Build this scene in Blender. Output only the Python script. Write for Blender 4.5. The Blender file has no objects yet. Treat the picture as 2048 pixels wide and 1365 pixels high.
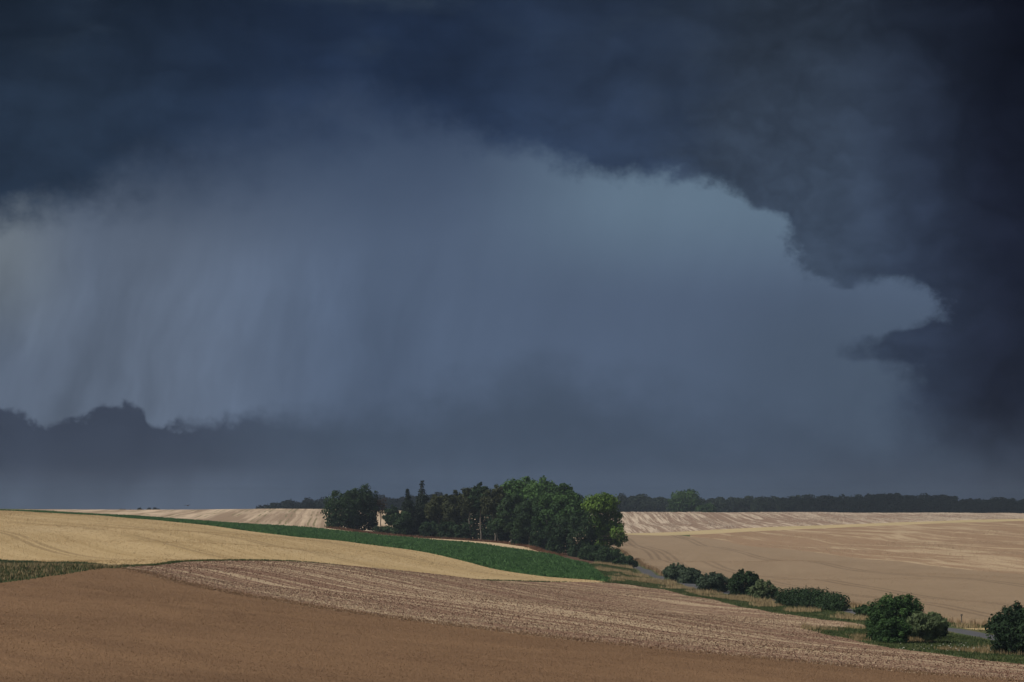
import bpy, math, random
import numpy as np
from mathutils import Vector
from mathutils.geometry import delaunay_2d_cdt

SC = bpy.context.scene
COL = SC.collection
rad = math.radians

# ------------------------------------------------------------------ camera
FPX, HY = 5689.0, 1000.0          # focal length and eye level on a 2048 x 1365 frame (100 mm lens)
cam = bpy.data.cameras.new('camera')
cam.lens = 100.0; cam.sensor_width = 36.0
cam.shift_y = (HY - 682.5) / 2048.0
cam.clip_start = 0.5; cam.clip_end = 60000
cam_o = bpy.data.objects.new('camera', cam); COL.objects.link(cam_o)
cam_o.location = (0, 0, 0); cam_o.rotation_euler = (rad(90), 0, 0)
SC.camera = cam_o

# ------------------------------------------------------------------ node helpers
class V:
    """a shader socket with arithmetic"""
    def __init__(s, nt, out): s.nt, s.o = nt, out
    def _m(s, op, *a): return fmath(s.nt, op, s, *a)
    def __add__(s, b): return s._m('ADD', b)
    __radd__ = __add__
    def __sub__(s, b): return s._m('SUBTRACT', b)
    def __rsub__(s, b): return fmath(s.nt, 'SUBTRACT', b, s)
    def __mul__(s, b): return s._m('MULTIPLY', b)
    __rmul__ = __mul__
    def __truediv__(s, b): return s._m('DIVIDE', b)

def put(nt, sock, val):
    if isinstance(val, V): nt.links.new(val.o, sock)
    elif hasattr(val, 'links') or isinstance(val, bpy.types.NodeSocket): nt.links.new(val, sock)
    else:
        if isinstance(val, (tuple, list)) and len(val) == 3 and sock.type == 'RGBA': val = (*val, 1)
        sock.default_value = val

def fmath(nt, op, *a, clamp=False):
    n = nt.nodes.new('ShaderNodeMath'); n.operation = op; n.use_clamp = clamp
    for i, x in enumerate(a): put(nt, n.inputs[i], x)
    return V(nt, n.outputs[0])

def sstep(nt, x, a, b):
    n = nt.nodes.new('ShaderNodeMapRange'); n.interpolation_type = 'SMOOTHSTEP'
    put(nt, n.inputs[0], x); put(nt, n.inputs[1], a); put(nt, n.inputs[2], b)
    n.inputs[3].default_value = 0; n.inputs[4].default_value = 1
    return V(nt, n.outputs[0])

def xyz(nt, x=0.0, y=0.0, z=0.0):
    n = nt.nodes.new('ShaderNodeCombineXYZ')
    for i, q in enumerate((x, y, z)): put(nt, n.inputs[i], q)
    return V(nt, n.outputs[0])

def split(nt, v):
    n = nt.nodes.new('ShaderNodeSeparateXYZ'); put(nt, n.inputs[0], v)
    return [V(nt, o) for o in n.outputs]

def noise(nt, vec, scale=1.0, detail=3.0, rough=0.5, dist=0.0):
    n = nt.nodes.new('ShaderNodeTexNoise'); n.noise_dimensions = '3D'
    put(nt, n.inputs['Vector'], vec); n.inputs['Scale'].default_value = scale
    n.inputs['Detail'].default_value = detail; n.inputs['Roughness'].default_value = rough
    n.inputs['Distortion'].default_value = dist
    return V(nt, n.outputs['Fac'])

def mix(nt, a, b, f):
    n = nt.nodes.new('ShaderNodeMix'); n.data_type = 'RGBA'; n.clamp_factor = True
    put(nt, n.inputs[0], f); put(nt, n.inputs[6], a); put(nt, n.inputs[7], b)
    return V(nt, n.outputs[2])

def cscale(nt, c, f):
    n = nt.nodes.new('ShaderNodeVectorMath'); n.operation = 'SCALE'
    put(nt, n.inputs[0], c); put(nt, n.inputs['Scale'], f)
    return V(nt, n.outputs[0])

def curve(nt, x, pts):
    """piecewise smooth curve through pts; values and positions inside 0..1, clamped outside"""
    n = nt.nodes.new('ShaderNodeFloatCurve'); c = n.mapping.curves[0]
    while len(c.points) > 2: c.points.remove(c.points[1])
    c.points[0].location = pts[0]; c.points[-1].location = pts[-1]
    for p in pts[1:-1]: c.points.new(*p)
    for p in c.points: p.handle_type = 'AUTO_CLAMPED'
    n.mapping.extend = 'HORIZONTAL'; n.mapping.update()
    put(nt, n.inputs['Value'], x)
    return V(nt, n.outputs[0])

def lin(r, g, b):
    f = lambda c: c / 12.92 if c <= 0.04045 else ((c + 0.055) / 1.055) ** 2.4
    return (f(r / 255), f(g / 255), f(b / 255))

# ------------------------------------------------------------------ sun direction
SUN_TO = Vector((-0.84, -0.36, 0)).normalized()       # towards the sun, on the ground plane
SUN_EL = rad(47)
sun_az = math.atan2(SUN_TO.x, SUN_TO.y)

# ------------------------------------------------------------------ sky: storm ahead, clearing sky behind
world = bpy.data.worlds.new('World'); SC.world = world; world.use_nodes = True
def build_sky():
    nt = world.node_tree; nt.nodes.clear()
    tc = nt.nodes.new('ShaderNodeTexCoord')
    d = V(nt, tc.outputs['Generated'])
    dx, dy, dz = split(nt, d)
    az = fmath(nt, 'ARCTAN2', dx, dy)
    el = fmath(nt, 'ARCSINE', dz)
    X = az * 5.72 + 1.024                 # sky map: 1 unit = 10 degrees of azimuth
    Y = 1.0 - el * 5.72                   #          and of height, counted downwards from 1 at eye level
    P = xyz(nt, X, Y, 0.0)
    # turbulence shared by the cloud edges
    w1 = noise(nt, P, 3.2, 5, 0.55) - 0.5
    w2 = noise(nt, xyz(nt, X + 7.3, Y * 1.15, 1.7), 9.0, 6, 0.6) - 0.5
    w3 = noise(nt, xyz(nt, X + 3.1, Y, 4.2), 24.0, 6, 0.68) - 0.5
    Xn = X / 2.048
    big = noise(nt, xyz(nt, X * 0.9, Y * 1.6, 9.0), 2.1, 4, 0.5) - 0.5
    # billows: rounded folds inside the clouds
    bw = xyz(nt, X + w1 * 0.25, Y * 1.3 + w2 * 0.12, 6.0)
    fold = fmath(nt, 'ABSOLUTE', noise(nt, bw, 4.2, 4, 0.55) - 0.5) * 2.0
    fold2 = fmath(nt, 'ABSOLUTE', noise(nt, xyz(nt, X * 0.8 + w1 * 0.3, Y * 2.0, 12.0), 3.0, 5, 0.55) - 0.5) * 2.0
    lump = fmath(nt, 'ABSOLUTE', noise(nt, xyz(nt, X + w2 * 0.05, Y * 1.1, 21.0), 11.0, 4, 0.55) - 0.5) * 2.0
    # rain curtain
    c = mix(nt, lin(89, 101, 119), lin(81, 96, 119), sstep(nt, X, 0.25, 0.8))
    c = mix(nt, c, lin(98, 118, 137), sstep(nt, X, 0.85, 1.3) * (1.0 - sstep(nt, Y, 0.38, 0.62)))
    c = mix(nt, c, lin(106, 116, 126), (1.0 - sstep(nt, X, -0.02, 0.2)) * (1.0 - sstep(nt, Y, 0.5, 0.75)))
    c = mix(nt, c, lin(73, 87, 106), sstep(nt, X, 1.2, 1.75) * sstep(nt, Y, 0.45, 0.75))
    sl = xyz(nt, X + Y * 0.20 + w1 * 0.14, Y * 0.26, 2.0)
    rain = (noise(nt, sl, 4.3, 4, 0.6) - 0.5) * 1.0 + (noise(nt, sl, 15.0, 3, 0.6) - 0.5) * 0.16
    rw = (1.0 - sstep(nt, X, 0.45, 1.15)) * sstep(nt, Y, 0.42, 0.6) * 0.85 + 0.15
    c = cscale(nt, c, 1.0 + rain * rw * 1.45 + big * 0.25)
    dim = curve(nt, Xn, [(0, .0), (.08, .1), (.2, .75), (.35, .8), (.5, .45), (.62, .1), (1, 0)])       # rain thickens towards the cloud base
    c = mix(nt, c, lin(54, 69, 93), dim * (1.0 - sstep(nt, Y + big * 0.12, 0.24, 0.52)))
    # upper deck with its arched lower edge
    ed = curve(nt, Xn, [(0, .452), (.05, .440), (.10, .424), (.16, .405), (.22, .36), (.28, .30), (.34, .265), (.39, .262),
                        (.44, .28), (.49, .305), (.54, .328), (.575, .350), (.60, .362), (.625, .350), (.66, .356), (.70, .375), (.73, .395),
                        (.76, .43), (.79, .50), (.82, .57), (.9, .58), (1, .60)])
    so = curve(nt, Xn, [(0, .06), (.08, .09), (.15, .16), (.22, .20), (.30, .17), (.38, .11), (.45, .07), (.53, .045), (.60, .034), (1, .030)])
    e = (Y - ed) * -1.0 + w1 * so * 0.8 + w2 * (so * 0.6 + 0.08) + w3 * 0.045 + (lump - 0.22) * 0.03
    deck = sstep(nt, e, so * -0.7, so * 1.0)
    dc = mix(nt, lin(41, 55, 74), lin(43, 59, 86), sstep(nt, X, 0.1, 0.75))
    dc = mix(nt, dc, lin(53, 68, 92), sstep(nt, X, 0.8, 1.35))
    dc = mix(nt, dc, lin(56, 69, 88), sstep(nt, X, 1.45, 1.68))
    dc = mix(nt, dc, cscale(nt, dc, 0.55), 1.0 - sstep(nt, Y + big * 0.25, -0.05, 0.34))
    dc = cscale(nt, dc, 0.80 + fold * 0.55 + fold2 * 0.45 + big * 0.6 + w2 * 0.2)
    c = mix(nt, c, dc, deck)
    # faint lighter rags under the deck at the top
    rag = sstep(nt, noise(nt, xyz(nt, X * 0.8 + w1 * 0.2, Y * 2.6, 5.5), 3.4, 5, 0.55), 0.48, 0.75) * (1.0 - sstep(nt, Y, 0.02, 0.2))
    c = mix(nt, c, lin(54, 67, 82), rag * 0.65)
    # dark wall of cloud on the right
    gx = curve(nt, Y, [(0, .66), (.30, .66), (.38, .70), (.42, .742), (.44, .772), (.47, .766), (.50, .778), (.55, .790), (.574, .806),
                       (.588, .86), (.60, .904), (.63, .896), (.655, .886), (.672, .845), (.69, .838), (.712, .842), (.735, .873), (.80, .872),
                       (.86, .872), (.93, .905), (1, .935)])
    gs = curve(nt, Y, [(0, .12), (.34, .05), (.42, .018), (.58, .018), (.64, .022), (.70, .03), (.76, .05), (.86, .08), (1, .09)])
    f = Xn - gx + w1 * 0.03 + w2 * 0.09 + w3 * 0.045 + (lump - 0.22) * 0.03
    hx, hy = (X - 1.785) / 0.088, (Y - 0.602) / 0.046
    hole = fmath(nt, 'SQRT', hx * hx + hy * hy) + w2 * 1.2 + w3 * 0.5
    wall = sstep(nt, f, gs * -0.6, gs * 0.9) * sstep(nt, hole, 0.80, 1.12)
    wc = mix(nt, lin(66, 80, 100), lin(54, 66, 87), sstep(nt, X + w1 * 0.12, 1.62, 1.86))
    wc = mix(nt, wc, lin(30, 36, 53), sstep(nt, X + w1 * 0.16, 1.74, 2.02))
    wc = mix(nt, wc, lin(22, 27, 41), sstep(nt, X, 1.95, 2.2))
    wc = mix(nt, wc, cscale(nt, wc, 0.46), 1.0 - sstep(nt, Y + w1 * 0.2, 0.0, 0.52))
    wc = cscale(nt, wc, 0.72 + fold * 0.95 + fold2 * 0.45 + big * 0.4 + w2 * 0.3)
    c = mix(nt, c, wc, wall * 0.97)
    # low scud over the fields
    lt = curve(nt, Xn, [(0, .823), (.022, .832), (.046, .858), (.056, .853), (.07, .836), (.09, .826), (.107, .814), (.135, .820),
                        (.15, .862), (.172, .853), (.21, .846), (.27, .832), (.32, .828), (.40, .812), (.46, .775), (.53, .742), (.60, .770), (.68, .81), (.76, .85), (1, .87)])
    ls = curve(nt, Xn, [(0, .012), (.14, .012), (.19, .020), (.27, .035), (.36, .06), (.5, .10), (1, .12)])
    g = Y - lt + w2 * (ls * 1.2 + 0.05) + w3 * 0.03 + (0.22 - lump) * curve(nt, Xn, [(0, .06), (.17, .06), (.26, .035), (.4, .02), (1, .01)])
    low = sstep(nt, g, ls * -0.7, ls * 1.0)
    lowk = curve(nt, Xn, [(0, .97), (.14, .97), (.22, .9), (.34, .75), (.55, .8), (.8, .8), (1, .8)])
    fade = curve(nt, Xn, [(0, .62), (.2, .6), (.4, .35), (.7, .22), (1, .1)])
    low = low * lowk * (1.0 - sstep(nt, Y + w1 * 0.08, 0.925, 1.02) * fade)
    lc = mix(nt, lin(58, 67, 84), lin(64, 77, 95), sstep(nt, X, 0.3, 0.75))
    lc = mix(nt, lc, lin(56, 66, 83), sstep(nt, X, 1.3, 1.9))
    lc = cscale(nt, lc, 0.90 + fold * 0.3 + w2 * 0.2)
    c = mix(nt, c, lc, low)
    c = cscale(nt, c, 1.0)
    storm = nt.nodes.new('ShaderNodeBackground'); put(nt, storm.inputs[0], c); storm.inputs[1].default_value = 1.0
    # clear sky away from the storm
    sk = nt.nodes.new('ShaderNodeTexSky'); sk.sky_type = 'NISHITA'; sk.sun_disc = False
    sk.sun_elevation = SUN_EL; sk.sun_rotation = sun_az
    sk.air_density = 1.0; sk.dust_density = 1.5; sk.ozone_density = 1.0
    clear = nt.nodes.new('ShaderNodeBackground'); nt.links.new(sk.outputs[0], clear.inputs[0]); clear.inputs[1].default_value = 0.07
    dn = nt.nodes.new('ShaderNodeVectorMath'); dn.operation = 'DOT_PRODUCT'
    put(nt, dn.inputs[0], d); dn.inputs[1].default_value = Vector((0.42, 0.88, 0.2)).normalized()
    wgt = sstep(nt, V(nt, dn.outputs['Value']) + (noise(nt, d, 2.5, 4, 0.55) - 0.5) * 0.5, -0.25, 0.35)
    mx = nt.nodes.new('ShaderNodeMixShader'); put(nt, mx.inputs[0], wgt)
    nt.links.new(clear.outputs[0], mx.inputs[1]); nt.links.new(storm.outputs[0], mx.inputs[2])
    out = nt.nodes.new('ShaderNodeOutputWorld'); nt.links.new(mx.outputs[0], out.inputs[0])
build_sky()

# ------------------------------------------------------------------ sun, exposure
sun = bpy.data.lights.new('sun', 'SUN'); sun.energy = 3.6; sun.angle = rad(2.0); sun.color = (1.0, 0.94, 0.85)
sun_o = bpy.data.objects.new('sun', sun); COL.objects.link(sun_o)
to_sun = Vector((SUN_TO.x * math.cos(SUN_EL), SUN_TO.y * math.cos(SUN_EL), math.sin(SUN_EL)))
sun_o.rotation_euler = to_sun.to_track_quat('Z', 'Y').to_euler()
SC.view_settings.view_transform = 'Standard'; SC.view_settings.look = 'None'
SC.view_settings.exposure = 0.0; SC.view_settings.gamma = 1.0
SC.view_settings.use_curve_mapping = False
SC.render.engine = 'CYCLES'
SC.cycles.use_denoising = True
SC.cycles.max_bounces = 6; SC.cycles.volume_bounces = 0

# ------------------------------------------------------------------ object helpers
def meta(o, label=None, cat=None, group=None, kind=None):
    if label: o['label'] = label
    if cat: o['category'] = cat
    if group: o['group'] = group
    if kind: o['kind'] = kind
    return o

def obj(name, me, mat=None, parent=None):
    o = bpy.data.objects.new(name, me); COL.objects.link(o)
    if mat and not me.materials: me.materials.append(mat)
    if parent: o.parent = parent
    return o

def empty(name, loc, rz=0.0, s=1.0):
    o = bpy.data.objects.new(name, None); COL.objects.link(o)
    o.location = loc; o.rotation_euler = (0, 0, rz); o.scale = (s, s, s) if not isinstance(s, tuple) else s
    o.empty_display_size = 0.5
    return o

def np_mesh(name, verts, faces, face_attr=None, smooth=False):
    """verts (n,3); faces (m,k) of one size k; face_attr {name: (m,)}"""
    verts = np.asarray(verts, np.float32); faces = np.asarray(faces, np.int32)
    me = bpy.data.meshes.new(name)
    m, k = faces.shape
    me.vertices.add(len(verts)); me.vertices.foreach_set('co', verts.ravel())
    me.loops.add(m * k); me.loops.foreach_set('vertex_index', faces.ravel())
    me.polygons.add(m); me.polygons.foreach_set('loop_start', np.arange(0, m * k, k, dtype=np.int32))
    me.update(calc_edges=True)
    me.polygons.foreach_set('use_smooth', np.full(m, smooth, bool))
    for an, av in (face_attr or {}).items():
        a = me.attributes.new(an, 'FLOAT', 'FACE'); a.data.foreach_set('value', np.asarray(av, np.float32))
    me.validate()
    return me

# ------------------------------------------------------------------ materials
def new_mat(name):
    m = bpy.data.materials.new(name); m.use_nodes = True
    nt = m.node_tree; b = nt.nodes['Principled BSDF']
    b.inputs['Roughness'].default_value = 0.9
    b.inputs['Specular IOR Level'].default_value = 0.15
    return m, nt, b

def bump(nt, b, h, strength=0.5, dist=0.1):
    n = nt.nodes.new('ShaderNodeBump'); n.inputs['Strength'].default_value = strength; n.inputs['Distance'].default_value = dist
    put(nt, n.inputs['Height'], h); nt.links.new(n.outputs[0], b.inputs['Normal'])

def uvw(nt):
    n = nt.nodes.new('ShaderNodeUVMap'); n.uv_map = 'field'
    u, v, _ = split(nt, V(nt, n.outputs[0]))
    return u, v

def obj_pos(nt):
    return V(nt, nt.nodes.new('ShaderNodeTexCoord').outputs['Object'])

def ridge(nt, n, p=4.0):
    """thin lines where a noise crosses its middle"""
    return fmath(nt, 'POWER', fmath(nt, 'MAXIMUM', 1.0 - fmath(nt, 'ABSOLUTE', n - 0.5) * 9.0, 0.0), p)

def mat_striped(name, soil, soil2, straw, row, cover, band=0.055, wander=6.0):
    """worked stubble: soil with broken straw rows that follow the field's working direction"""
    m, nt, b = new_mat(name); u, v = uvw(nt)
    wob = (noise(nt, xyz(nt, u * 0.02, v * 0.02, 3.0), 1, 2) - 0.5) * wander
    vv = v + wob
    bands = noise(nt, xyz(nt, u * 0.0045, vv * band, 0.0), 1, 3, 0.55)
    rows = ridge(nt, noise(nt, xyz(nt, u * 0.004, vv * row, 5.0), 1, 2, 0.6), 2.0)
    thin = ridge(nt, noise(nt, xyz(nt, u * 0.012, vv * row * 2.6, 8.0), 1, 2, 0.6), 3.0)
    grain = noise(nt, xyz(nt, u * 1.1, v * 2.8, 2.0), 1, 3, 0.75)
    s = (bands - 0.5) * 1.8 + (rows - 0.25) * 0.7 + (thin - 0.2) * 0.5 + (grain - 0.5) * 1.2 + cover
    k = sstep(nt, s, 0.20, 0.85)
    sc = mix(nt, soil, soil2, noise(nt, xyz(nt, u * 0.012, v * 0.03, 11.0), 1, 3))
    c = mix(nt, sc, straw, k)
    c = cscale(nt, c, 0.8 + grain * 0.4)
    put(nt, b.inputs['Base Color'], c)
    bump(nt, b, grain + rows * 0.4, 0.7, 0.14)
    return m

def mat_stubble(name, c1, c2, c3, line_gap=0.0, line_c=None, lw=0.18, fine=2.2, contrast=1.0):
    """cut straw: near-even colour with drill rows and soft swath bands, optional wheel tracks every line_gap metres"""
    m, nt, b = new_mat(name); u, v = uvw(nt)
    vv = v + (noise(nt, xyz(nt, u * 0.015, v * 0.01, 3.0), 1, 2) - 0.5) * 2.5
    bands = noise(nt, xyz(nt, u * 0.002, vv * 0.11, 0.0), 1, 4, 0.6)
    rows = noise(nt, xyz(nt, u * 0.004, vv * 0.6, 5.0), 1, 3, 0.65)
    grain = noise(nt, xyz(nt, u * 0.9, v * fine, 2.0), 1, 3, 0.75)
    patch = noise(nt, xyz(nt, u * 0.02, v * 0.02, 7.0), 1, 3)
    k = (bands - 0.5) * 1.6 * contrast + (rows - 0.5) * 0.9 * contrast + (grain - 0.5) * 0.8 + 0.5
    c = mix(nt, c1, c2, k)
    c = mix(nt, c, c3, sstep(nt, patch + (rows - 0.5) * 0.6, 0.5, 0.8))
    if line_gap:
        ph = fmath(nt, 'ABSOLUTE', fmath(nt, 'FRACT', vv / line_gap) - 0.5) * line_gap      # distance to a tramline middle
        tr = 1.0 - sstep(nt, fmath(nt, 'ABSOLUTE', ph - 0.95), lw, lw * 2.3)
        c = mix(nt, c, line_c, tr * sstep(nt, noise(nt, xyz(nt, u * 0.02, vv * 0.05, 1.0), 1, 3), 0.40, 0.56) * 0.8)
    put(nt, b.inputs['Base Color'], c)
    bump(nt, b, grain + rows, 0.6, 0.1)
    return m

def mat_crop(name, c1, c2, c3, tram=0.0, tram_c=None, tram_off=0.0):
    """standing corn seen from the side: fine ears, wind-combed patches, double wheel lanes"""
    m, nt, b = new_mat(name); u, v = uvw(nt)
    p = xyz(nt, u, v, 0.0)
    lod = noise(nt, xyz(nt, u * 0.035, v * 0.11, 0.0), 1, 5, 0.62, 0.9)
    mid = noise(nt, xyz(nt, u * 0.3, v * 0.5, 4.0), 1, 3, 0.6)
    ear = noise(nt, p, 4.5, 3, 0.75)
    c = mix(nt, c1, c2, (lod - 0.5) * 2.6 + (mid - 0.5) * 0.8 + 0.5)
    c = mix(nt, c, c3, sstep(nt, ear, 0.50, 0.72) * 0.8)
    if tram:
        for lay in ('lanes', 'lanes_more'):
            n = nt.nodes.new('ShaderNodeUVMap'); n.uv_map = lay
            for q in split(nt, V(nt, n.outputs[0]))[:2]:
                tr = 1.0 - sstep(nt, fmath(nt, 'ABSOLUTE', fmath(nt, 'ABSOLUTE', q) - 1.0), 0.22, 0.75)
                c = mix(nt, c, tram_c, tr * (0.25 + lod * 0.5))
    put(nt, b.inputs['Base Color'], c)
    bump(nt, b, ear * 0.5 + mid + lod * 0.6, 0.8, 0.3)
    return m

def mat_ground(name, c1, c2, c3, s=0.25):
    m, nt, b = new_mat(name); p = obj_pos(nt)
    n1 = noise(nt, p, s * 0.25, 4, 0.6); n2 = noise(nt, p, s * 6, 4, 0.7)
    c = mix(nt, c1, c2, sstep(nt, n1 + (n2 - 0.5) * 0.5, 0.35, 0.65))
    c = mix(nt, c, c3, sstep(nt, n2, 0.5, 0.7) * 0.7)
    put(nt, b.inputs['Base Color'], c); bump(nt, b, n2, 0.6, 0.15)
    return m

def mat_leaf(name, dark, light, transl=0.25):
    """leaves; tone sets each leaf between the dark and the light colour"""
    m, nt, b = new_mat(name)
    a = nt.nodes.new('ShaderNodeAttribute'); a.attribute_name = 'tone'
    oi = nt.nodes.new('ShaderNodeObjectInfo')
    t = V(nt, a.outputs['Fac']) + (V(nt, oi.outputs['Random']) - 0.5) * 0.25
    c = mix(nt, dark, light, t)
    put(nt, b.inputs['Base Color'], c); b.inputs['Roughness'].default_value = 0.65
    tr = nt.nodes.new('ShaderNodeBsdfTranslucent'); put(nt, tr.inputs[0], cscale(nt, c, 1.1))
    mx = nt.nodes.new('ShaderNodeMixShader'); mx.inputs[0].default_value = transl
    nt.links.new(b.outputs[0], mx.inputs[1]); nt.links.new(tr.outputs[0], mx.inputs[2])
    nt.links.new(mx.outputs[0], nt.nodes['Material Output'].inputs[0])
    return m

def mat_bark(name, c1, c2):
    m, nt, b = new_mat(name); p = obj_pos(nt)
    x, y, z = split(nt, p)
    n = noise(nt, xyz(nt, x * 5.0, y * 5.0, z * 0.8), 1, 4, 0.65)
    put(nt, b.inputs['Base Color'], mix(nt, c1, c2, sstep(nt, n, 0.35, 0.68))); bump(nt, b, n, 0.8, 0.05)
    return m

M = {}
M['wheat'] = mat_crop('ripe_wheat', (.235, .140, .076), (.170, .098, .054), (.265, .165, .092))
M['wheat_far'] = mat_crop('ripe_wheat_pale', (.300, .218, .140), (.265, .190, .120), (.335, .248, .162), 1.0, (.15, .105, .068))
M['striped'] = mat_striped('worked_stubble', (.195, .114, .075), (.23, .140, .094), (.44, .335, .22), 0.15, 0.33, 0.035, 3.0)
M['striped_far'] = mat_striped('worked_stubble_far', (.23, .155, .108), (.27, .187, .132), (.55, .45, .34), 0.24, 0.24, 0.03, 0.6)
M['gold'] = mat_stubble('gold_stubble', (.385, .275, .135), (.50, .37, .20), (.46, .345, .195), 24.0, (.27, .19, .095), 0.35, contrast=1.8)
M['pale'] = mat_stubble('pale_stubble', (.30, .215, .145), (.58, .45, .32), (.36, .27, .17), 9.0, (.17, .15, .07), contrast=3.4)
M['strip'] = mat_stubble('strip_stubble', (.50, .37, .22), (.56, .42, .27), (.48, .35, .20))
M['brown'] = mat_striped('brown_stubble', (.265, .170, .100), (.295, .198, .122), (.42, .315, .20), 0.07, 0.22, 0.022)
M['green'] = mat_ground('beet_soil', (.040, .082, .028), (.052, .098, .034), (.06, .06, .036), 0.3)
M['grass'] = mat_ground('grass_turf', (.058, .085, .030), (.085, .095, .036), (.14, .12, .05))
M['verge'] = mat_ground('verge_turf', (.050, .082, .030), (.11, .105, .045), (.20, .15, .07), 0.5)
M['weeds'] = mat_ground('weed_turf', (.045, .060, .026), (.085, .085, .035), (.16, .14, .06), 0.5)
M['floor'] = mat_ground('wood_floor', (.085, .045, .028), (.12, .07, .045), (.17, .11, .07), 0.4)
M['track'] = mat_ground('track_grass', (.47, .36, .20), (.40, .32, .17), (.52, .42, .27), 0.3)
M['straw'] = mat_ground('straw_litter', (.50, .38, .20), (.42, .30, .15), (.56, .45, .27), 0.8)
def asphalt():
    m, nt, b = new_mat('asphalt'); p = obj_pos(nt)
    n = noise(nt, p, 0.4, 4, 0.6); g = noise(nt, p, 9.0, 3, 0.7)
    put(nt, b.inputs['Base Color'], cscale(nt, mix(nt, (.075, .077, .085), (.115, .115, .122), n), 0.8 + g * 0.4)); b.inputs['Roughness'].default_value = 0.75
    bump(nt, b, g, 0.4, 0.02); return m
M['road'] = asphalt()
# ------------------------------------------------------------------ terrain
def W3(px, py, D, h=0.0):
    return ((px - 1024.0) / FPX * D, D, -(py - HY) / FPX * D - h)

HW, HF = 0.0, 0.75                 # height of the standing corn, near field and far field
L = {}                             # field edges as (px, py, distance)
L['W'] = [(-420, 1205, 235), (-200, 1186, 248), (0, 1165, 262), (120, 1150, 280), (230, 1137, 300), (330, 1158, 288), (480, 1190, 268), (640, 1218, 252),
          (800, 1240, 240), (1000, 1265, 228), (1250, 1291, 217), (1500, 1315, 209), (1750, 1340, 202), (2048, 1366, 194), (2500, 1408, 184)]
L['T'] = [(270, 1133, 330), (360, 1124, 365), (480, 1121, 385), (600, 1124, 410), (700, 1133, 425), (800, 1146, 436), (900, 1157, 450), (1000, 1162, 465),
          (1100, 1165, 474), (1215, 1166, 480)]
L['Gl'] = [(-420, 1010, 960), (-150, 1018, 900), (0, 1022, 880), (80, 1025, 860), (200, 1032, 800), (320, 1041, 750), (450, 1056, 710), (600, 1075, 670), (720, 1088, 635),
           (850, 1105, 590), (930, 1124, 550), (1000, 1140, 520), (1100, 1154, 497), (1215, 1164, 482)]
L['Gu'] = [(-420, 1009, 985), (-150, 1017, 930), (0, 1021, 912), (80, 1023.3, 900), (200, 1029.5, 850), (350, 1039, 820), (500, 1049, 800), (655, 1060, 785), (770, 1072, 760),
           (900, 1084, 730), (1000, 1095, 700), (1060, 1103, 680), (1120, 1113, 655), (1180, 1130, 600), (1225, 1158, 505)]
L['K'] = [(655, 1057, 795), (770, 1070.5, 768), (900, 1079, 750), (1000, 1087, 732), (1060, 1096, 708), (1118, 1111.5, 662)]    # edge of the grove
L['S'] = [(1215, 1166, 480), (1260, 1170, 484), (1290, 1176, 483), (1380, 1193, 440), (1480, 1214, 397), (1560, 1229, 370), (1650, 1241, 350), (1742, 1254, 333)]
L['S2'] = [(1700, 1256, 327), (1610, 1257, 322), (1660, 1272, 300), (1750, 1290, 280), (1850, 1304, 266), (1950, 1317, 253), (2048, 1328, 243), (2500, 1372, 212)]
L['R'] = [(1190, 1100, 830), (1225, 1118, 735), (1262, 1133, 665), (1300, 1150, 590), (1345, 1166, 530), (1430, 1182, 468), (1540, 1198, 425), (1640, 1213, 390), (1710, 1224, 368),
          (1800, 1241, 342), (1900, 1258.5, 321), (1985, 1273.5, 302), (2048, 1285, 288), (2500, 1350, 232)]
L['N'] = [(1215, 1098, 840), (1262, 1118, 740), (1300, 1139, 640), (1340, 1153, 575), (1420, 1168, 515), (1540, 1186, 455), (1640, 1203, 410), (1710, 1215, 385), (1800, 1231, 359),
          (1900, 1247, 340), (1985, 1254, 331), (2048, 1262, 318), (2500, 1318, 260)]
L['B'] = [(1380, 1074, 985), (1440, 1080, 930), (1560, 1097, 830), (1700, 1115, 735), (1850, 1130, 655), (2048, 1148, 572), (2500, 1185, 465)]   # far corn / brown stubble
L['Tl'] = [(1200, 1075, 985), (1250, 1073.5, 995), (1380, 1070.5, 1005), (1500, 1063.5, 1020), (1650, 1056.5, 1032), (1800, 1050.5, 1040), (2048, 1042, 1050), (2500, 1034, 1060)]
L['Tu'] = [(1200, 1069, 1025), (1250, 1067, 1035), (1380, 1063, 1045), (1500, 1056.5, 1055), (1650, 1050.5, 1065), (1800, 1045, 1075), (2048, 1038, 1085), (2500, 1031, 1095)]
L['Sk'] = [(-420, 1009, 1010), (-150, 1018, 980), (100, 1021.5, 1000), (300, 1021, 1150), (500, 1020, 1200), (655, 1020.5, 1220), (800, 1022, 1230), (1000, 1024, 1260), (1240, 1026.5, 1340),
           (1600, 1026, 1330), (2048, 1027.5, 1300), (2500, 1029, 1280)]

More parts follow.
